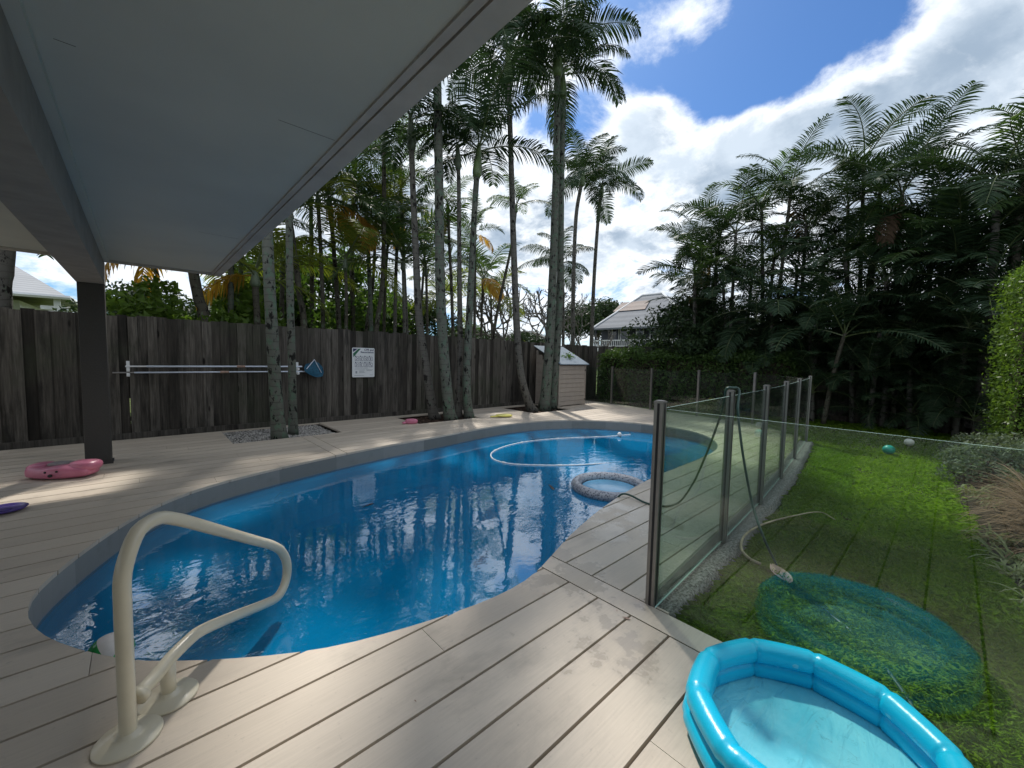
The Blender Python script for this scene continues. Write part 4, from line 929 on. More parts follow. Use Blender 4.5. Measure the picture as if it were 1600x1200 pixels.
fp('dark thin stem showing between the middle trunks', [(708, 535), (705, 440), (702, 380), (700, 330)], 10.2, .05, CANES[1], .6, .2, 'trunk_dark', .3, [(DEADB[0], 1.1, .2)], name='cane_palm')
fp('dark thin stem just right of the rightmost middle palm', [(741, 535), (742, 460), (742, 400), (742, 372)], 10.6, .05, CANES[0], .6, 3.7, 'trunk_dark', .3, [(DEADO[0], 5.8, .15)], name='cane_palm')
CL = [  # stems left of the middle bed
 ('slim arching cane palm seen between the two leftmost middle palms', [(668, 525), (667, 480), (666, 430)], 11.0, .045, CANES[0], 1.05, 2.2, 'trunk_dark', None),
 ('small arching palm low behind the rightmost middle palm', [(752, 528), (753, 480), (755, 445)], 11.6, .05, CANES[3], 1.05, 1.3, 'trunk_dark', [(DEADO[1], 4.4, .1)]),
 ('palm with long arching fronds left of the leftmost middle palm', [(632, 522), (631, 470), (630, 420)], 10.4, .05, CANES[1], 1.15, 5.1, 'trunk_grey', None),
 ('feathery cane palm rising between two pale stems', [(600, 520), (602, 440), (606, 380)], 12.0, .05, CANES[2], 1.15, .5, 'trunk_dark', None),
 ('pale lichened stem nearest the roof corner', [(361, 500), (361, 430), (361, 370)], 10.6, .06, CANES[0], .9, .3, 'trunk_lichen', None),
 ('second pale stem near the roof corner', [(375, 500), (376, 430), (378, 360)], 11.2, .05, CANES[2], .9, 1.5, 'trunk_lichen', None),
 ('short palm with open crown right of the roof corner', [(402, 505), (400, 470), (399, 445)], 10.2, .07, CANEL[0], .95, 2.2, 'trunk_dark', [(DEADO[1], 2.6, .1)]),
 ('thick dark leaning trunk below the roof corner', [(318, 495), (311, 470), (303, 430), (297, 395)], 10.0, .10, CANEL[1], 1.15, 3.2, 'trunk_dark', [(DEADO[0], 2.4, .05), (DEADO[1], 3.4, .15)]),
 ('dark leaning stem left of the dark pair', [(475, 508), (468, 460), (461, 400), (452, 340)], 10.3, .07, CANES[1], 1.0, 4.0, 'trunk_dark', None),
 ('dark slim stem with high crown under the roof edge', [(505, 512), (503, 440), (500, 370), (497, 320)], 10.6, .05, CANES[3], 1.0, .9, 'trunk_dark', [(DEADO[0], .1, .25)]),
 ('slightly leaning dark stem beside a hanging orange frond', [(530, 515), (525, 440), (520, 370), (515, 325)], 11.0, .06, CANEL[0], 1.0, 5.0, 'trunk_dark', [(DEADO[1], 5.6, .2), (DEADO[0], .3, .35)]),
 ('low lime crowned palm between dark stems', [(541, 515), (541, 460), (540, 420)], 10.4, .045, CANEL[1], 1.0, 1.2, 'trunk_dark', None),
 ('pale green stem among crossing dark stems', [(580, 520), (578, 460), (576, 400), (573, 350)], 10.9, .06, CANES[2], 1.0, 2.8, 'trunk_lichen', [(DEADO[0], 4.6, .3)]),
 ('dark curved stem rising high near the palm group', [(588, 520), (597, 450), (600, 360), (600, 260), (600, 235)], 10.2, .06, CANES[0], 1.05, 3.9, 'trunk_dark', None),
 ('straight narrow pale stem left of the middle bed', [(617, 522), (618, 450), (620, 390), (621, 350)], 11.4, .055, CANEL[0], .9, 5.6, 'trunk_grey', [(DEADO[1], 1.0, .1)]),
 ('dark stem with hanging dead frond, behind the crossing stems', [(572, 520), (582, 450), (586, 380), (588, 330)], 11.8, .05, CANES[3], 1.0, .4, 'trunk_dark', [(DEADB[1], 3.5, .2)]),
 ('slim stem hidden high behind the leftmost middle palm', [(636, 525), (632, 430), (628, 330), (626, 270)], 11.6, .05, CANES[1], .7, 1.9, 'trunk_grey', None),
 ('lime crowned palm low behind the gravel bed pair', [(440, 505), (441, 455), (442, 425)], 11.5, .06, CANEL[1], .95, 4.4, 'trunk_dark', None),
 ('dark palm high behind the roof edge', [(488, 508), (487, 420), (486, 340), (486, 300)], 12.5, .06, CANED[0], .95, 2.7, 'trunk_dark', None),
 ('dark palm with tall crown between gravel bed and middle bed', [(552, 515), (550, 420), (552, 320), (554, 260)], 13.0, .07, CANED[1], 1.0, .7, 'trunk_dark', None),
 ('thin stem with small crown right of the crossing stems', [(655, 525), (660, 450), (664, 390)], 13.0, .05, CANES[2], .85, 3.0, 'trunk_grey', None),
]
for lab, pl, Y, r, cr, cs_, az, tm, dead in CL: fp(lab, pl, Y, r, cr, cs_, az, tm, .35, dead, name='cane_palm', sh=M['shaft_grey'])
# far left trunk in front of the neighbour's roof
fp('pale trunk at the far left edge before the neighbour roof', [(5, 470), (8, 430), (11, 395), (14, 340)], 10.0, .10, KINGS[0], .9, 1.0, 'trunk_grey', .5)

# ------------------------------------------------------------------ clumps of cane palms at the lawn end
def clump(label, X, pxs, seed, crowns, low=True, group='cane palm clumps at the far end of the lawn', rtr=.05):
    """pxs: list of (x px of stem top, y px of the crown base) in the vertical plane at X"""
    rg = random.Random(seed); tops = [PX(x, y, X+rg.uniform(-.6, .6)) for x, y in pxs]; cx_ = sum(t[0] for t in tops)/len(tops); cy_ = sum(t[1] for t in tops)/len(tops)
    e = empty('cane_palm_clump', (cx_, cy_, -.12), label, 'palm clump', group); o0 = np.array([cx_, cy_, -.12])
    for k, t in enumerate(tops):
        b = np.array([cx_+(t[0]-cx_)*.45+rg.uniform(-.2, .2), cy_+(t[1]-cy_)*.5+rg.uniform(-.2, .2), -.12]); mid = (b+t)/2; mid[:2] += (b[:2]-t[:2])*.12
        m = MB(); Q = spline([b, mid, t], 16); m.tube(Q, np.linspace(rtr*1.2, rtr*.8, 16), 8); m.build('stem', [M['trunk_dark'] if k % 2 else M['trunk_grey']], e, smooth=True)
        child('crown', rg.choice(crowns), e, t-o0, rg.uniform(0, 6.28), rg.uniform(.9, 1.15))
        if rg.random() < .22: child('dead_frond', rg.choice(DEADB), e, t-o0+np.array([0, 0, -.25]), rg.uniform(0, 6.28), 1.1)
    if low:
        for k in range(5):
            zz_ = rg.uniform(.3, 2.8); a_ = rg.uniform(0, 6.28); r_ = rg.uniform(.1, .7)
            child('low_crown', rg.choice(CANED), e, (r_*math.cos(a_), r_*math.sin(a_), zz_), rg.uniform(0, 6.28), rg.uniform(.5, .75))
        for k in range(0):
            a_ = rg.uniform(2.2, 4.6); child('hanging_dead_frond', rg.choice(DEADB), e, (.3*math.cos(a_), .3*math.sin(a_), rg.uniform(1.2, 2.6)), a_, .8)
    return e
CC = CANED+[CANES[1], CANED[0]]
clump('low arching cane palms beside the verandah house', 13.2, [(1085, 445), (1100, 480), (1120, 420)], 1, CC)
clump('cane palm clump with one spiky upright frond on its left', 13.6, [(1095, 380), (1125, 370), (1085, 420)], 2, CC)
clump('cane palms just left of the twin rounded crowns', 13.4, [(1150, 360), (1175, 430), (1130, 450)], 3, CC)
clump('cane palm clump with two rounded crowns side by side', 14.0, [(1190, 320), (1235, 305), (1210, 400)], 4, CC)
clump('cane palms over the red roof gap', 13.8, [(1260, 350), (1245, 430), (1290, 390)], 5, CC)
clump('tallest cane palms of the thicket with swept crown', 14.4, [(1350, 250), (1325, 320), (1375, 300)], 6, CC)
clump('cane palms right of the tallest ones', 14.2, [(1410, 300), (1400, 380), (1440, 360)], 7, CC)
clump('mid height cane palms with thin upright stems', 13.8, [(1320, 400), (1360, 410), (1385, 440)], 8, CC)
clump('dark cane palms left of the big right hand palm', 14.0, [(1470, 350), (1455, 410), (1495, 400)], 9, CC)
clump('dark low cane palms behind the garden shrub', 13.6, [(1500, 420), (1525, 390), (1480, 470)], 10, CC)
clump('tall dark palms at the right edge above the hedge', 13.0, [(1560, 290), (1600, 255), (1585, 350)], 11, CC, rtr=.07)
clump('shaggy cane palms in the shade behind the lawn edging', 13.6, [(1420, 470), (1445, 500), (1395, 490)], 12, CC)
clump('shaded cane palms left of centre behind the glass corner', 13.3, [(1205, 480), (1230, 500), (1180, 500)], 13, CC)
clump('cane palms beyond the right edge behind the hedge', 13.5, [(1650, 340), (1690, 380), (1610, 430)], 14, CC)
clump('low dark fronds between the two glass corner posts', 13.2, [(1285, 500), (1320, 520), (1265, 520)], 15, CC)
clump('dark fronds just left of the bright hedge', 13.3, [(1540, 470), (1560, 500), (1515, 500)], 16, CC)

# ------------------------------------------------------------------ broadleaf trees, hedges, shrubs
def leafcloud(rng, centers, radii, nper, size, flat=.0):
    nC = len(centers); c = np.repeat(np.asarray(centers), nper, 0); r = np.repeat(np.asarray(radii), nper)[:, None]
    d = rng.normal(size=(len(c), 3)); d /= np.linalg.norm(d, axis=1)[:, None]; pos = c+d*r*rng.uniform(.25, 1, (len(c), 1))**.5
    return leafquads(rng, pos, size)
def leafquads(rng, pos, size, upbias=.5):
    N = len(pos); nrm = rng.normal(size=(N, 3)); nrm[:, 2] += upbias; nrm /= np.linalg.norm(nrm, axis=1)[:, None]
    a = np.cross(nrm, rng.normal(size=(N, 3))); a /= np.linalg.norm(a, axis=1)[:, None]; b = np.cross(nrm, a); s = size*rng.uniform(.6, 1.3, (N, 1))
    q = np.stack([pos-a*s, pos-b*s*.42+a*s*.1, pos+a*s, pos+b*s*.42+a*s*.1], 1); return q
def tree_meshes(name, seed, rx, ry, rz, ncl, crad, nper, lsize, mat, hgt):
    rng = np.random.RandomState(seed); d = rng.normal(size=(ncl, 3)); d /= np.linalg.norm(d, axis=1)[:, None]; d[:, 2] = np.abs(d[:, 2])*1.2-.35; rr_ = rng.uniform(.45, 1.0, (ncl, 1))**.6
    cen_ = d*rr_*np.array([rx, ry, rz])+np.array([0, 0, hgt]); cr = crad*rng.uniform(.6, 1.3, ncl)
    crown = quadmesh(name+'_crown', leafcloud(rng, cen_, cr, nper, lsize), mat)
    m = MB(); m.tube(spline([(0, 0, 0), (.1, .05, hgt*.5), (0, 0, hgt*.95)], 10), np.linspace(.05*hgt+.04, .05, 10), 10)
    for k in range(min(ncl, 16)): c = cen_[k]; s0_ = np.array([0, 0, hgt*rng.uniform(.35, .8)]); m.tube(spline([s0_, (s0_+c)/2+[0, 0, -.1], c], 6), np.linspace(.05, .012, 6), 6)
    return crown, m.mesh(name+'_trunk', [M['bark']])
TA = tree_meshes('tree_a', 1, 2.3, 1.8, 1.8, 46, .55, 210, .085, M['leaf'], 2.8)
TB = tree_meshes('tree_b', 2, 2.6, 2.0, 1.6, 50, .55, 210, .075, M['leaf_dark'], 2.4)
TCm = tree_meshes('tree_c', 3, 1.5, 1.2, 1.2, 26, .42, 200, .09, M['leaf_bright'], 1.7)
TD = tree_meshes('tree_d', 4, 5.5, 5.0, 2.6, 90, 1.0, 260, .16, M['leaf_dark'], 5.2)
def tree(label, px, Y, meshes, s, rz, name='leafy_tree', grp='leafy trees beyond the fence', X=None, cat='tree'):
    q = PY(px, 560, Y) if X is None else (X, Y, 0)
    e = empty(name, (q[0], Y, -.15), label, cat, grp); child('trunk', meshes[1], e, (0, 0, 0), rz, s); child('crown', meshes[0], e, (0, 0, 0), rz, s); return e
tree('bright broad leaved bush just above the fence right of the column', 265, 10.6, TCm, 1.0, .4)
tree('bright leaved bush behind the thick dark leaning trunk', 330, 11.4, TCm, 1.1, 2.0)
tree('dark bushy tree behind the pale stems near roof corner', 385, 14.5, TB, .85, .4)
tree('light green tree crown behind the gravel bed palms', 440, 14.5, TA, 1.0, 1.2)
tree('tallest green tree behind the orange fronds', 500, 15.5, TA, 1.15, 2.6)
tree('dense dark tree in the middle of the stem thicket', 545, 17.5, TB, 1.0, 3.6)
tree('green tree behind the crossing palm stems', 590, 17.0, TA, .95, 4.6)
tree('round dark tree left of the middle palms', 640, 17.0, TB, 1.1, 5.5)
tree('low dark bush behind the column', 232, 12.5, TB, .75, 1.5)
tree('small dark tree beside the left neighbour house', 128, 15.0, TCm, .85, 2.5)
tree('dark creeper bush on the fence at the far left', 42, 11.0, TCm, .72, .9)
tree('low dark tree in the gap right of the middle palms', 760, 22.0, TB, .85, 3.3)
tree('low tree left of the bare tree', 730, 26, TA, .9, 3.3)
tree('big rounded dark tree far behind the verandah house', 935, 38, TD, 1.35, 1.0)
tree('distant dark tree low on the horizon', 820, 48, TD, .75, 2.0)
def shrub(label, X, Y, meshes, s, rz): return tree(label, 0, Y, meshes, s, rz, 'garden_shrub', 'shrubs behind the far glass fence', X, 'shrub')
q = PX(1078, 530, 14.2); tree('leafy shrub in front of the verandah house', 0, q[1], TB, .95, .8, 'garden_shrub', None, q[0], 'shrub')
q = PX(1035, 530, 13.8); tree('lighter small leaved bush left of the cane palms', 0, q[1], TA, .5, .8, 'garden_shrub', None, q[0], 'shrub')
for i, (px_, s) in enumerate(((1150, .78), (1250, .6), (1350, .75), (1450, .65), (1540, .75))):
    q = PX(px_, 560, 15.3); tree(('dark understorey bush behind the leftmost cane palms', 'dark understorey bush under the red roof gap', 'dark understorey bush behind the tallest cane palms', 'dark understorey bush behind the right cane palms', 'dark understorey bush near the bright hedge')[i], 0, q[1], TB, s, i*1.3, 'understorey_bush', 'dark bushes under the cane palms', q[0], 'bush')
# strap leaved rosette plants
def rosette(seed, n_, L, W, mat, up=(.3, 1.3), droop=1.6, seg=5):
    rng = np.random.RandomState(seed); m = MB()
    for k in range(n_):
        az = rng.uniform(0, 2*PI); a = rng.uniform(*up); l = L*rng.uniform(.6, 1.15); p = np.array([rng.normal(0, .04), rng.normal(0, .04), 0.]); V = []
        side = np.array([-math.sin(az), math.cos(az), 0])*W*rng.uniform(.7, 1.2)/2; dr = droop*rng.uniform(.5, 1.3)
        for j in range(seg+1):
            t = j/seg; wdt = max(.02, math.sin(PI*(t*.86+.14))**.8 if t > .3 else 1.0); V += [p-side*wdt, p+side*wdt]
            p = p+l/seg*np.array([math.cos(a)*math.cos(az), math.cos(a)*math.sin(az), math.sin(a)]); a -= dr/seg
        m.add(V, [(j*2, j*2+1, j*2+3, j*2+2) for j in range(seg)])
    return m.mesh('rosette', [mat])
RS = rosette(1, 90, 1.1, .05, M['frond_lime']); e = empty('strap_plant', (*PY(833, 535, 9.9)[:2], 1.25), 'spiky light green strap plant above the fence', 'plant'); child('leaves', RS, e, (0, 0, .0), 0, 1.0)
m = MB(); m.tube([(e.location.x, e.location.y, -.15), (e.location.x, e.location.y, 1.3)], .06, 8); m.build('stem', [M['trunk_dark']], e)

# bare frangipani like trees
def bare_tree(seed, h, depth=6):
    rng = np.random.RandomState(seed); m = MB()
    def br(p, d, l, r, k):
        q = p+d*l; m.tube(spline([p, (p+q)/2+rng.normal(0, l*.05, 3), q], 4), np.linspace(r, r*.75, 4), 5)
        if k == 0: return
        for _ in range(3 if k > 3 and rng.random() < .45 else 2):
            nd = d+rng.normal(0, .55, 3)+[0, 0, .30]; nd /= np.linalg.norm(nd); br(q, nd, l*rng.uniform(.66, .86), r*.8, k-1)
    br(np.zeros(3), np.array([0, 0, 1.]), h*.24, h*.014, depth); return m.mesh('bare_branches', [M['bare']])
BT = [bare_tree(3, 3.6, 7), bare_tree(5, 3.0, 6)]
for lab, px, Y, k, s in (('wide bare grey branched tree above the fence left of the twin palms', 795, 14.5, 0, 1.8), ('bare pale tree right of the twin palms', 905, 13.5, 1, 1.7), ('bare branching tree before the verandah', 953, 15.0, 1, 1.4), ('bare tree seen directly behind the curved leaning palm', 845, 16, 0, 2.0)):
    q = PY(px, 560, Y); e = empty('bare_tree', (q[0], Y, -.15), lab, 'tree', 'bare trees beyond the fence'); child('branches', BT[k], e, (0, 0, 0), px*.1, s)

o = bpy.data.objects.new('leaves', quadmesh('leaves', leafquads(np.random.RandomState(6), np.random.RandomState(5).normal(0, 1, (70, 3))*[.16, .06, .05], .045), M['leaf'])); COL.objects.link(o); o.parent = quadobj
# hedge behind the far glass
def hedge(name, label, P, wdt, h, mat, n_, lsize, seed, x_in=.0, rag=.10):
    """P: polyline of the hedge centre line"""
    rng = np.random.RandomState(seed); P = np.asarray(P, float); e = empty(name, (*P[0], -.12), label, 'hedge'); segs = np.diff(P, axis=0); Ls = np.linalg.norm(segs, axis=1); cum = np.r_[0, np.cumsum(Ls)]; s = rng.uniform(0, cum[-1], n_)
    c = np.stack([np.interp(s, cum, P[:, 0]), np.interp(s, cum, P[:, 1])], 1); i = np.clip(np.searchsorted(cum, s)-1, 0, len(segs)-1); nn = np.stack([-segs[i, 1], segs[i, 0]], 1)/Ls[i][:, None]
    which = rng.random(n_); u = rng.uniform(-.5, .5, n_); z = rng.uniform(-.1, 1, n_); side = which < .75; u = np.where(side, np.sign(u)*.5, u); z = np.where(side, z, 1.0)
    k = rng.normal(0, rag*.5, n_); lump = .10*np.sin(s*3.1+seed)*np.sin(z*4+s)+.06*np.sin(s*7.3)
    pos = np.zeros((n_, 3)); pos[:, :2] = c+nn*((u*wdt)+np.where(side, np.sign(u)*(k+lump), k))[:, None]; pos[:, 2] = z*h+np.where(side, 0, k+lump)
    ends = rng.random(n_) < .12; ee = rng.random(n_) < .5; dirs = segs/Ls[:, None]
    pe = np.where(ee[:, None], P[0]-dirs[0]*k[:, None], P[-1]+dirs[-1]*k[:, None]); ne = np.where(ee[:, None], np.array([-dirs[0][1], dirs[0][0]]), np.array([-dirs[-1][1], dirs[-1][0]]))
    pos[ends, :2] = (pe+ne*(rng.uniform(-.5, .5, n_)*wdt)[:, None])[ends]; pos[ends, 2] = (rng.uniform(-.1, 1, n_)*h)[ends]
    o = bpy.data.objects.new('foliage', quadmesh('foliage', leafquads(rng, pos, lsize)-np.array([*P[0], -.12]), mat)); COL.objects.link(o); o.parent = e
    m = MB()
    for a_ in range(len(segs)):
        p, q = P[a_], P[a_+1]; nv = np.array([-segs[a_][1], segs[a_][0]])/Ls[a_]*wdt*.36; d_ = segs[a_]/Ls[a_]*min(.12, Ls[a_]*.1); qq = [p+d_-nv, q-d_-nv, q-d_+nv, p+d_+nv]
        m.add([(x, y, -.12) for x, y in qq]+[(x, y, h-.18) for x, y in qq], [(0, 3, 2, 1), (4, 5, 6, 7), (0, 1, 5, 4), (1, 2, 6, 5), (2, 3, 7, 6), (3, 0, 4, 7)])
    m.build('dark_core', [M['soil']], e); return e  # plain dark box standing in for the shade inside the hedge
hedge('clipped_hedge', 'dark green hedge behind the far glass fence', [(12.15, 8.3), (12.35, 6.2), (12.75, 4.3), (13.2, 2.9)], .7, 1.62, M['leaf_hedge'], 26000, .05, 2, rag=.16)
hedge('tall_hedge', 'tall bright green clipped hedge at the right edge', [(10.2, -.56), (10.4, -3.2)], 1.15, 2.85, M['leaf_bright'], 60000, .033, 3, rag=.14)

# right hand garden bed
sheet_ = sheet('garden_bed', [(2.3, -.42), (4, -.38), (5.5, -.25), (7.5, -.12), (9.5, -.1), (12, -.4), (14.5, -.6), (14.5, -6), (2.3, -6)], None, -.095, M['soil']); tag(sheet_, kind='structure')
DG = [rosette(10+i, 340, .85, .012, M['straw'], (.25, 1.45), 1.7, 5) for i in range(3)]; ST = [rosette(20+i, 40, .30, .018, M['strap'], (.2, 1.3), 2.2, 5) for i in range(2)]; GS = tree_meshes('grey_shrub', 9, .55, .5, .32, 30, .15, 130, .028, M['leaf_grey'], .22)
for i, (x, y, s, lab) in enumerate(((5.35, -.70, .85, 'dry brown grass clump nearest the near glass'), (5.95, -.78, 1.05, 'tallest dry brown grass clump in the garden bed'), (6.6, -.75, .95, 'dry grass clump third along the bed, tangled stems'), (7.2, -.72, .75, 'far dry grass clump beside the grey shrub'), (6.2, -1.5, 1.1, 'dry grass clump at the back of the bed'))):
    e = empty('dry_grass_clump', (x, y, -.1), lab, 'grass clump', 'dry ornamental grass clumps'); child('blades', DG[i % 3], e, (0, 0, 0), i*1.7, s)
for i, (x, y, s, lab) in enumerate(((4.65, -.42, .8, 'variegated strap plant at lawn edge nearest the camera'), (5.0, -.40, 1.0, 'variegated strap plant second along the lawn edge'), (5.45, -.36, 1.0, 'variegated strap plant under the dry grass'), (7.35, -.30, 1.1, 'strap plant with pale blades before the grey shrub'), (6.9, -.38, .9, 'strap plant between the dry grass and grey shrub'), (4.2, -.5, .9, 'dark strap plant beyond the right end of the glass'))):
    e = empty('strap_plant', (x, y, -.1), lab, 'plant', 'variegated strap plants along the lawn'); child('leaves', ST[i % 2], e, (0, 0, 0), i*2.1, s)
for i, (x, y, s, lab) in enumerate(((8.2, -.50, 1.0, 'low grey green shrub at the lawn edge'), (8.9, -.62, 1.05, 'grey green shrub touching the tall hedge'), (9.9, -.35, .8, 'small grey green shrub farthest along the bed'))):
    e = empty('grey_shrub', (x, y, -.1), lab, 'shrub', 'grey green shrubs in the bed'); child('foliage', GS[0], e, (0, 0, 0), i*1.9, s); child('stems', GS[1], e, (0, 0, 0), i*1.9, s)
# lawn edging far end
m = MB(); EP = [PX(1240, 655, 12.9)[:2]]
ed = [(13.4, 3.6), (13.9, 2.2), (14.2, .9), (14.1, -.2), (13.4, -.7)]
rq = random.Random(3)
E_ = resample(np.array(ed), 60, False)
for (x, y) in E_: m.tube([(x, y, -.12), (x, y, .03+rq.uniform(-.01, .02))], .045, 7)
o = m.build('log_edging', [M['bark']], origin=(13.9, 1.5, -.12)); tag(o, 'low dark log edging along the far end of the lawn', 'edging')
sheet_ = sheet('garden_bed', [(13.4, 3.55), (13.9, 2.2), (14.2, .9), (14.1, -.2), (13.4, -.7), (17, -8), (20, -8), (20, 9), (11.6, 9), (11.8, 5.0)], None, -.125, M['soil']); tag(sheet_, kind='structure')

# ------------------------------------------------------------------ lawn
rs = np.random.RandomState(11)
def inlawn(x, y):
    lo = np.interp(x, [2.1, 4, 5.5, 7.5, 9.5, 12, 14.5], [-1.6, -.40, -.27, -.14, -.12, -.42, -.6]); hi = np.interp(x, [2.2, 3.53, 4.9, 6.25, 7.65, 9.45, 9.6, 10.63, 10.99, 11.6, 12.0, 13.4, 14.3], [.93, 1.01, 1.12, 1.26, 1.42, 1.66, 1.76, 3.0, 5.8, 8.6, 5.2, 3.6, .5])
    return (y > lo) & (y < hi) & (x > 2.2)
zones = [(2.2, 3.3, 36000, .0019, (.04, .085)), (3.3, 4.6, 19000, .0026, (.035, .08)), (4.6, 6.5, 6500, .0045, (.03, .06)), (6.5, 9.5, 3000, .007, (.03, .055)), (9.5, 14.2, 1300, .011, (.03, .05))]
Q = []
for xa, xb, den, wd, (ha, hb) in zones:
    ya, yb = (-1.6, 1.7) if xb < 10 else (-.7, 8.6); N = int(den*(xb-xa)*(yb-ya)); x = rs.uniform(xa, xb, N); y = rs.uniform(ya, yb, N)
    cl = np.sin(x*5.1+1.3*np.sin(y*3.7))*np.sin(y*6.3+1.1*np.sin(x*4.1)); k = inlawn(x, y) & (rs.uniform(size=N) < .72+.28*cl); x, y, cl = x[k], y[k], cl[k]; N = len(x)
    az = rs.uniform(0, 2*PI, N)+cl; h = rs.uniform(ha, hb, N)*(1+.25*cl); lean = rs.uniform(.3, 1.6, N)*h; b = np.stack([x, y, np.full(N, -.115)], 1)
    dv = np.stack([np.cos(az), np.sin(az), np.zeros(N)], 1); sv = np.stack([-np.sin(az), np.cos(az), np.zeros(N)], 1)*wd/2*rs.uniform(.6, 1.3, (N, 1))
    mid = b+dv*(lean*.35)[:, None]+np.array([0, 0, 1.])*(h*.65)[:, None]; tip = b+dv*lean[:, None]+np.array([0, 0, 1.])*(h*np.clip(1.1-lean/h*.45, .35, 1))[:, None]
    Q.append(np.stack([b-sv, b+sv, mid+sv*.85, tip, mid-sv*.85], 1))
Q = np.concatenate(Q); print('blades', len(Q))
o = bpy.data.objects.new('grass', quadmesh('grass', Q, M['blade'])); COL.objects.link(o); tag(o, 'short green lawn grass', 'grass', kind='stuff')

# ------------------------------------------------------------------ neighbours' houses
def quad(mb, pts, mi=0): mb.add(pts, [tuple(range(len(pts)))], mi)
# left: pale corrugated roof
e = empty('neighbour_house', (-8, 20, -.15), 'pale house with white corrugated roof at the far left', 'house')
Y0 = 19.0
ra = PY(20, 413, Y0+3); rb = PY(108, 441, Y0+3); ea = PY(-60, 456, Y0); eb = PY(106, 464, Y0)
ze = eb[2]; zr = rb[2]+.25
X0_, X1_ = -26.0, eb[0]
m = MB(); zr = 5.6; rx1 = PY(108, 441, Y0+3)[0]
zr2 = PY(20, 413, Y0+3.5)[2]; Xr = PY(20, 413, Y0+3.5)[0]
V = [(X0_, Y0, ze), (X1_, Y0, ze), (X1_, Y0+7, ze), (X0_, Y0+7, ze), (X0_, Y0+3.5, zr2), (Xr, Y0+3.5, zr2)]
m.add(V, [(0, 1, 5, 4), (1, 2, 5), (2, 3, 4, 5)]); m.add([(x, y, z-.06) for x, y, z in V], [(4, 5, 1, 0), (5, 2, 1), (5, 4, 3, 2)]); m.build('roof', [M['roof_white']], e)
m = MB(); m.tube([(X0_, Y0-.05, ze-.03), (X1_+.05, Y0-.05, ze-.03), (X1_+.05, Y0+7, ze-.03)], .07, 6); m.build('gutter', [M['white']], e)
m = MB(); m.box((X0_, Y0+1.6, -.1), (X1_-1.2, Y0+6.5, ze-.1)); m.build('wall', [M['white']], e)
for k in range(3):
    m = MB(); xx = X1_-.25-k*1.3; m.box((xx-.07, Y0+.12, -.1), (xx+.07, Y0+.26, ze-.07)); m.box((xx-.35, Y0+.15, ze-.42), (xx+.35, Y0+.22, ze-.30)); m.build('verandah_post', [M['white']], e)
m = MB(); m.box((X1_-2.6, Y0+1.57, ze-1.6), (X1_-1.8, Y0+1.598, ze-.5)); m.build('window', [M['window']], e)
# verandah house
hx = PX(985, 510, 24.0); D = 24.0
def HP(x, y, X=D): return PX(x, y, X)
e = empty('verandah_house', (D, HP(985, 540)[1], -.15), 'timber house with grey hip roof and white verandah railing', 'house')
yl = HP(926, 512)[1]; yr = HP(1085, 512)[1]; ze = HP(980, 511)[2]; za = HP(1003, 462, D+3.6)[2]; yrid = HP(1003, 462, D+3.6)[1]; yrid2 = HP(1035, 462, D+3.6)[1]
V = [(D, yl, ze), (D, yr, ze), (D+8, yr, ze), (D+8, yl, ze), (D+3.6, yrid, za), (D+3.6, yrid2, za)]
m = MB(); m.add(V, [(0, 4, 5, 1), (1, 5, 2), (2, 5, 4, 3), (3, 4, 0)]); m.add([(x, y, z-.07) for x, y, z in V], [(1, 5, 4, 0), (2, 5, 1), (3, 4, 5, 2), (0, 4, 3)]); ro = m.build('roof', [M['roof_grey']], e)
def onroof(x, y):  # point on the front roof slope seen at a pixel
    d = ray(x, y); n0 = np.cross(np.array(V[4])-np.array(V[0]), np.array(V[5])-np.array(V[0])); t = n0@(np.array(V[0])-np.array([0, 0, EYE]))/(n0@d); return np.array([0, 0, EYE])+d*t+np.array([-.03, 0, .05])
m = MB(); quad(m, [onroof(*q) for q in ((958, 488), (972, 474), (1016, 470), (1008, 484))]); m.build('rust_patch', [M['roof_rust']], ro, origin=e.location)
m = MB(); m.tube([np.array(V[4])+[0, 0, .03], np.array(V[0])+[0, 0, .03]], .07, 6); m.tube([np.array(V[5])+[0, 0, .03], np.array(V[1])+[0, 0, .03]], .07, 6); m.tube([np.array(V[4])+[0, 0, .03], np.array(V[5])+[0, 0, .03]], .08, 6); m.build('ridge_cap', [M['white']], ro, origin=e.location)
m = MB(); m.box((D-.06, yr, ze-.12), (D+.02, yl, ze-.005)); m.build('gutter', [M['roof_grey']], e)
m = MB(); m.box((D+1.0, yr+.3, -.1), (D+7.6, yl-.06, ze-.12)); m.build('wall', [M['housewall_dark']], e)
zf = HP(985, 543)[2]; zt = HP(985, 531)[2]
m = MB(); m.box((D+.1, yr, zf-.25), (D+.998, yl, zf)); m.build('verandah_floor', [M['white']], e)
m = MB(); m.box((D+.12, yr, zt-.04), (D+.18, yl, zt+.03)); m.box((D+.12, yr, zf+.08), (D+.18, yl, zf+.13)); y = yr
while y < yl: m.box((D+.135, y, zf+.131), (D+.165, y+.035, zt-.041)); y += .15
m.build('railing', [M['white']], e)
nP = 5
for k in range(nP): yy = yl-.1-(yl-yr-.2)*k/(nP-1); m = MB(); m.box((D+.21, yy-.06, -.1), (D+.33, yy+.06, ze-.01)); m.build('verandah_post', [M['housewall_dark']], e)
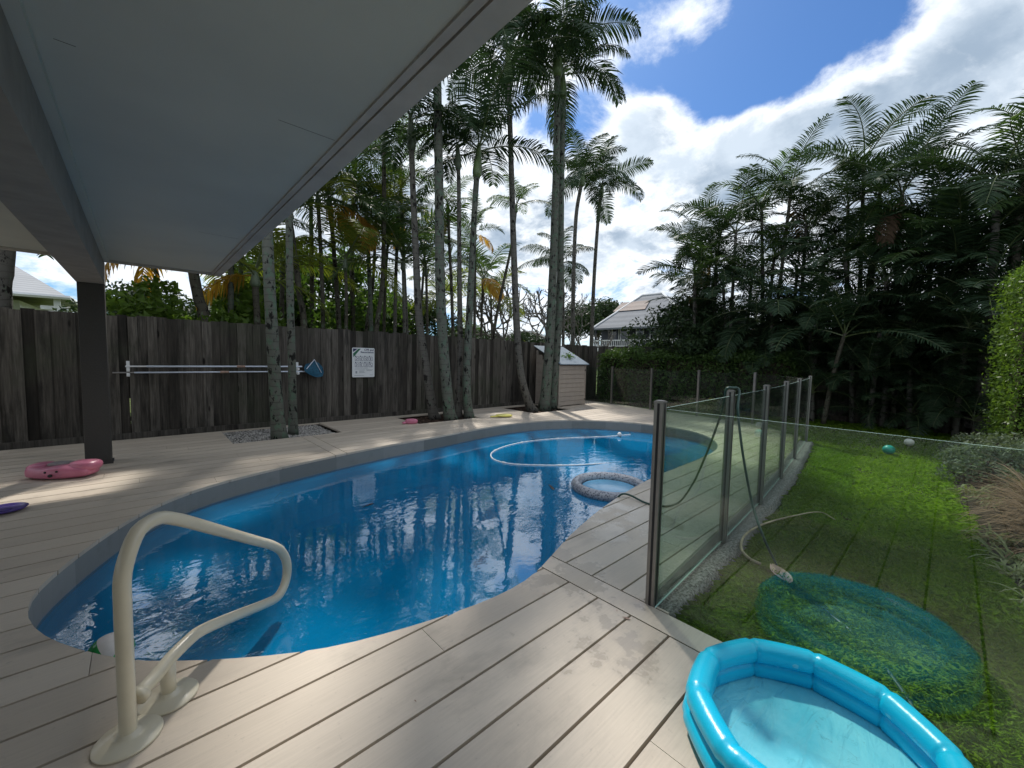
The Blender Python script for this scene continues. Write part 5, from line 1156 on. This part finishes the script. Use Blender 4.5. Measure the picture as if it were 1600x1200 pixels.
for px_ in (962, 975, 1000, 1022): yy = HP(px_, 530, D+1)[1]; m = MB(); m.box((D+.96, yy-.28, zf+.5), (D+.997, yy+.28, zf+1.5)); o = m.build('window', [M['window']], e); mm = MB(); mm.box((D+.94, yy-.30, zf+.48), (D+.958, yy-.24, zf+1.52)); mm.box((D+.94, yy+.24, zf+.48), (D+.958, yy+.30, zf+1.52)); mm.build('window_frame', [M['white']], o, origin=e.location)
# side shed roof seen above the fence
q = PY(787, 534, 12.5)
e = empty('neighbour_shed', (q[0], 12.5, -.15), 'low white roofed shed just beyond the paling fence', 'shed')
m = MB(); m.box((q[0]-.5, 12.2, q[2]-.04), (q[0]+.75, 13.6, q[2]+.03)); m.build('roof', [M['white']], e); m = MB(); m.box((q[0]-.4, 12.3, -.1), (q[0]+.65, 13.5, q[2]-.045)); m.build('wall', [M['shed']], e)
# red roofed and white houses behind the thicket
def simple_house(name, label, X, px0, px1, pye, pyr, pyb, roofm, wallm):
    yl, yr = PX(px0, 500, X)[1], PX(px1, 500, X)[1]; ze = PX((px0+px1)/2, pye, X)[2]; zr = PX((px0+px1)/2, pyr, X+3)[2]
    e = empty(name, (X, yl, -.15), label, 'house'); V = [(X, yl, ze), (X, yr, ze), (X+6, yr, ze), (X+6, yl, ze), (X+3, yl-1.0, zr), (X+3, yr+1.0, zr)]
    m = MB(); m.add(V, [(0, 4, 5, 1), (1, 5, 2), (2, 5, 4, 3), (3, 4, 0), (0, 1, 2, 3)]); m.build('roof', [roofm], e)
    m = MB(); m.box((X+.4, yr+.3, -.1), (X+5.6, yl-.3, ze-.01)); m.build('wall', [wallm], e)
    for f in (.25, .6): yy = yl+(yr-yl)*f; m = MB(); m.box((X+.35, yy-.5, ze-1.8), (X+.397, yy+.5, ze-.5)); m.build('window', [M['window']], e)
simple_house('red_roofed_house', 'house with faded red roof glimpsed through the cane palms', 27, 1150, 1260, 524, 503, 560, M['roof_red'], M['white'])
simple_house('white_house', 'white weatherboard house glimpsed low through the right palms', 21, 1385, 1500, 500, 470, 560, M['roof_white'], M['white'])
